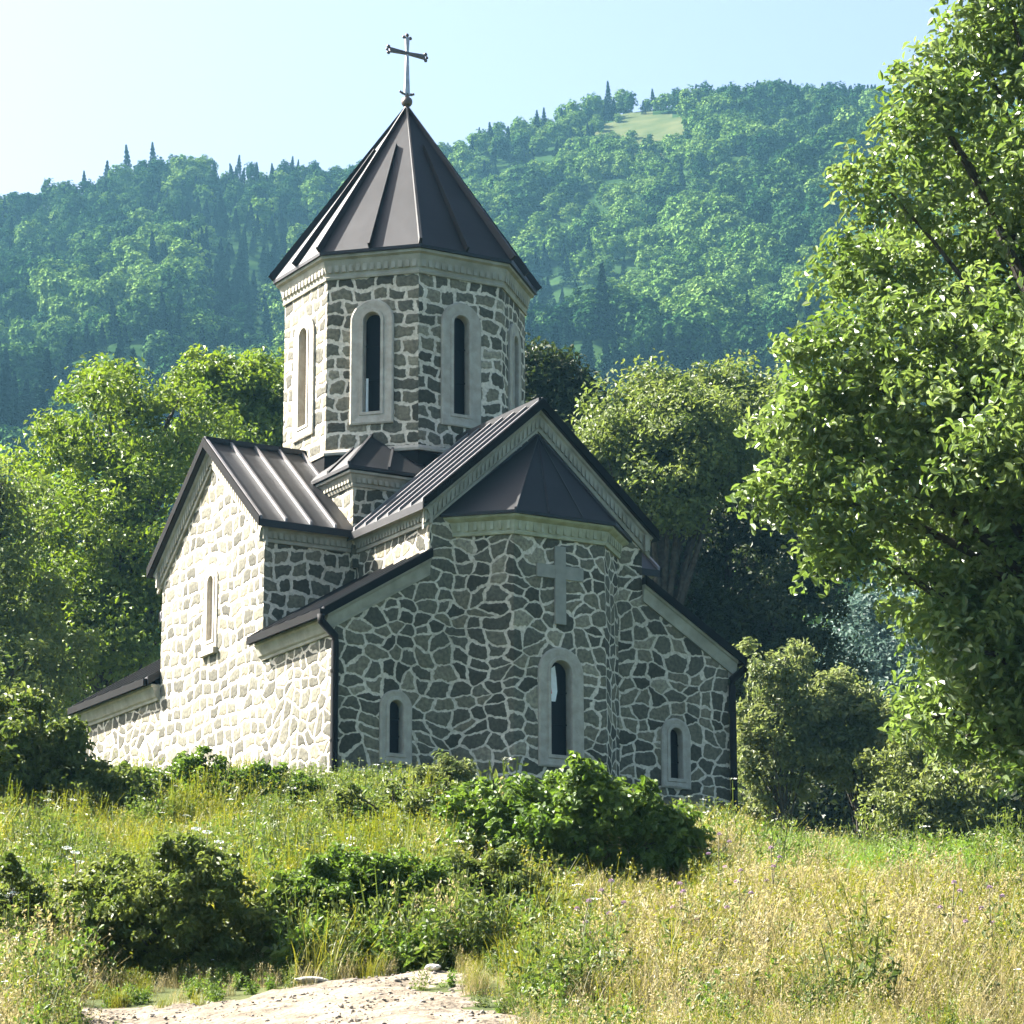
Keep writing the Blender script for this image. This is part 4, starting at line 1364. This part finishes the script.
def gravel():
    src = []
    for k in range(4):
        bm = bmesh.new()
        bmesh.ops.create_icosphere(bm, subdivisions=1, radius=1)
        for v in bm.verts:
            v.co = Vector((v.co.x * random.uniform(.7, 1.2), v.co.y * random.uniform(.6, 1.0), v.co.z * random.uniform(.4, .7)))
        me = bpy.data.meshes.new('pebble'); bm.to_mesh(me); bm.free(); me.materials.append(M['pebble'])
        src.append(me)
    n = 9000
    s = rng.uniform(22, 30, n); t = rng.uniform(-5.5, 1.5, n)
    m = path_mask(s, t) > 0.42
    m &= rng.random(n) < np.clip((fbm(s * 1.5 + 3, t * 1.5 + 8) - 0.3) * 2.4, 0.05, 1)
    s, t = s[m], t[m]; n = len(s)
    x, y = st2xy(s, t)
    z = terrain(s, t) + (path_mask(s, t) - 0.5) * 0.12 + 0.008
    sc = 0.008 + 0.03 * rng.random(n) ** 4
    scatter('gravel', np.stack([x, y, z], 1), rng.integers(0, 4, n), np.stack([sc] * 3, 1), src)


gravel()

# ------------------------------------------------------------------ wooded hillside (one far-off mass)
def wood_tree(name, seed, mat='wood_leaf'):
    r = np.random.default_rng(seed)
    bl = []
    for k in range(10):
        a = r.random() * 2 * PI; q = r.random()
        bl.append((math.cos(a) * 2.6 * q ** .5, math.sin(a) * 2.6 * q ** .5, 5.6 + r.uniform(-2.2, 2.4) - q * 1.2, r.uniform(1.4, 2.4)))
    P, Nn, tn, cc = clump_points(bl, 190, 12, 0.7, r, 0.72)
    cen = np.array([0, 0, 4.0])
    Nn = unit(Nn * 0.7 + unit(P - cen) * 0.9)
    V, F = leaves(P, Nn, 0.72 * (0.6 + 0.8 * r.random(len(P))), 0.75, 0.5, r)
    return np_mesh(name, V, F, [M[mat]], tint=tn)


def wood_conifer(name, seed):
    r = np.random.default_rng(seed)
    n = 1500
    z = r.random(n) ** 0.8
    R = 2.3 * (1 - z) ** 0.85 * (0.75 + 0.25 * np.sin(z * 55)) * (0.4 + 0.6 * r.random(n) ** 0.5)
    a = r.random(n) * 2 * PI
    P = np.stack([R * np.cos(a), R * np.sin(a), 1 + z * 8.5 - R * 0.35], 1)
    Nn = unit(np.stack([np.cos(a) * .5, np.sin(a) * .5, np.ones(n)], 1) + r.normal(size=(n, 3)) * .4)
    V, F = leaves(P, Nn, 0.6 * (0.6 + 0.8 * r.random(n)), 0.4, 0.3, r)
    return np_mesh(name, V, F, [M['wood_needle']], tint=r.random(n))


def wood():
    src = [wood_tree('wood_tree', 100 + i, 'wood_light' if i < 3 else 'wood_leaf') for i in range(6)] + [wood_conifer('wood_conifer', 200 + i) for i in range(3)]
    S = []; q = 160.0
    while q < 800:
        S.append(q); q += np.interp(q, [300, 700], [6.8, 4.7])
    P = []; K = []; SCL = []
    for s in S:
        sp = float(np.interp(s, [300, 700], [6.8, 4.7]))
        T = np.arange(-0.40 * s, 0.40 * s, sp * 1.0)
        ss = s + rng.uniform(-.5, .5, len(T)) * sp * 0.9; tt = T + rng.uniform(-.5, .5, len(T)) * sp * 0.9
        z = terrain(ss, tt); x, y = st2xy(ss, tt)
        px, py = project(np.stack([x, y, z], 1))
        clear = clearing(px, py)
        gul = fbm(ss * 0.014 + 6, tt * 0.02 + 2, 3)
        pc = np.clip((gul - 0.48) * 8, 0.02, 0.88)
        pc = np.where(ss > 690, 0.3, pc)
        u = rng.random(len(T))
        kind = np.where(u < pc, 6 + rng.integers(0, 3, len(T)), np.where(rng.random(len(T)) < np.clip((fbm(ss * .02 + 40, tt * .03 + 7, 2) - 0.42) * 5, 0.08, 0.9), 0, 3) + rng.integers(0, 3, len(T)))
        sc = rng.uniform(0.7, 1.2, len(T)) * (0.7 + 0.6 * vnoise(ss * .05, tt * .05)) * np.interp(ss, [330, 690], [1.08, 0.66])
        sc = np.where(clear, sc * 0.45, sc)
        keep = (~clear | (rng.random(len(T)) < 0.10)) & (rng.random(len(T)) > 0.03)
        P.append(np.stack([x, y, z - 0.4], 1)[keep]); K.append(kind[keep])
        SCL.append(np.stack([sc, sc, sc * rng.uniform(0.85, 1.2, len(T))], 1)[keep])
    P = np.concatenate(P); K = np.concatenate(K); SCL = np.concatenate(SCL)
    print('wood trees', len(P))
    scatter('hillside_wood', P, K, SCL, src)


wood()

# ------------------------------------------------------------------ small single things
def flower_stalk(px, s, h, label, kind='thistle', seed=0):
    r = np.random.default_rng(seed)
    b = Vector(gbase(px, s))
    root = empty('thistle' if kind == 'thistle' else 'umbel_flower', b, label, 'wildflower', 'flower stalks in the dry grass')
    lean = r.normal() * 0.08
    bm = bmesh.new()
    top = Vector((lean * h, r.normal() * 0.05, h))
    pts = [Vector((0, 0, -0.05)).lerp(top, k / 5) + Vector((math.sin(k * 1.3) * 0.015, 0, 0)) for k in range(6)]
    tube(bm, pts, [0.010 - 0.001 * k for k in range(6)], 6)
    tips = [top]
    for k in range(3 if kind == 'thistle' else 4):
        q = 0.5 + 0.13 * k
        p = pts[0].lerp(top, q)
        e = p + Vector((math.cos(k * 2.4 + seed), math.sin(k * 2.4 + seed), 1.2)) * 0.13 * h
        tube(bm, [p, p.lerp(e, .5) + Vector((0, 0, .01)), e], [0.006, 0.005, 0.004], 5)
        tips.append(e)
    _ob('stem', bm, M['stem'], root)
    n = 40
    c = np.stack([np.full(n, 0.0), np.full(n, 0.0), r.random(n) * h * 0.8], 1) + r.normal(size=(n, 3)) * np.array([0.05, 0.05, 0.01])
    V, F = leaves(c, unit(r.normal(size=(n, 3)) + np.array([0, 0, .6])), 0.09 * (0.5 + r.random(n)), 0.3, 0.4, r)
    link(bpy.data.objects.new('leaf_spray', np_mesh('leaf_spray', V, F, [M['leaf_olive']], tint=r.random(n))), root)
    for p in tips:
        m = 60
        d = unit(r.normal(size=(m, 3))); d[:, 2] = np.abs(d[:, 2]) if kind == 'thistle' else d[:, 2] * 0.25
        rad = 0.022 if kind == 'thistle' else 0.055
        V, F = leaves(np.array(p) + d * rad, d if kind != 'thistle' else unit(np.cross(d, r.normal(size=(m, 3)))), np.full(m, 0.022), 0.5, 0.2, r)
        link(bpy.data.objects.new('flower_head', np_mesh('flower_head', V, F, [M['petal'] if kind == 'thistle' else M['umbel']], tint=r.random(m))), root)


FL = [(935, 27.5, 0.95, 'pink flower on a tall bare stalk in dry grass at far right', 'thistle'),
      (975, 28.0, 0.85, 'budding dark stalk right of the pink flower in dry grass', 'thistle'),
      (768, 31.5, 0.90, 'tall dark thistle stalk in the dry grass right of the bush', 'thistle'),
      (730, 29.0, 0.95, 'branched pink thistle in the dry grass below the bush', 'thistle'),
      (612, 28.5, 0.85, 'pale pink flowering stalk beside the path\'s right edge', 'thistle'),
      (572, 27.5, 0.75, 'small pinkish thistle nearest the path end', 'thistle'),
      (680, 28.0, 0.90, 'pale pink flower spray in the middle of the dry grass', 'thistle'),
      (712, 33.0, 0.95, 'brown flowering stalk against the bush\'s right side', 'thistle'),
      (218, 33.5, 1.05, 'white umbel flower above the shadowy weed clump', 'umbel'),
      (95, 33.0, 0.95, 'white umbel flower left of the shadowy weed clump', 'umbel'),
      (358, 33.0, 0.90, 'white umbel flower above the nettle-like weeds', 'umbel'),
      (20, 31.0, 0.75, 'white umbel flower by the photo\'s lower left edge', 'umbel')]
for i, (px, s, h, lb, kd) in enumerate(FL):
    flower_stalk(px, s, h, lb, kd, i + 50)


def rock(px, s, size, label, seed, mat='rock', name='rock'):
    r = np.random.default_rng(seed)
    bm = bmesh.new()
    bmesh.ops.create_icosphere(bm, subdivisions=3, radius=1)
    for v in bm.verts:
        k = 0.8 + 0.35 * float(fbm(v.co.x * 1.6 + seed, v.co.y * 1.6 + v.co.z * 1.3 + 9, 2))
        v.co = Vector((v.co.x * size[0] * k, v.co.y * size[1] * k, v.co.z * size[2] * k))
    o = _ob(name, bm, M[mat])
    b = gbase(px, s)
    o.location = (b[0], b[1], b[2] + size[2] * 0.15 + 0.05); o.rotation_euler = (0, 0, r.random() * 6)
    tag(o, label, 'rock', 'stones on the dirt path')


rock(318, 28.6, (0.17, 0.10, 0.03), 'flat white stone on the path under the weeds', 1)
rock(434, 28.9, (0.10, 0.07, 0.035), 'small grey stone at the path edge near dry grass', 2)


# ------------------------------------------------------------------ haze
def haze():
    bm = bmesh.new()
    bmesh.ops.create_cube(bm, size=1)
    o = _ob('haze', bm, [])
    m = bpy.data.materials.new('haze_air'); m.use_nodes = True
    N, L = m.node_tree.nodes, m.node_tree.links
    N.remove(N['Principled BSDF'])
    v = N.new('ShaderNodeVolumePrincipled')
    v.inputs['Color'].default_value = (0.30, 0.70, 1.0, 1)
    v.inputs['Density'].default_value = 0.00010
    v.inputs['Anisotropy'].default_value = 0.1
    L.new(v.outputs[0], N['Material Output'].inputs['Volume'])
    o.data.materials.append(m)
    zlo, zhi = -60.0, 420.0
    o.dimensions = (11000, 11000, zhi - zlo)
    o.scale = (11000, 11000, zhi - zlo)
    x, y = st2xy(900, 0)
    o.location = (x, y, (zlo + zhi) / 2)
    o.visible_shadow = True
    tag(o, kind='stuff')


haze()
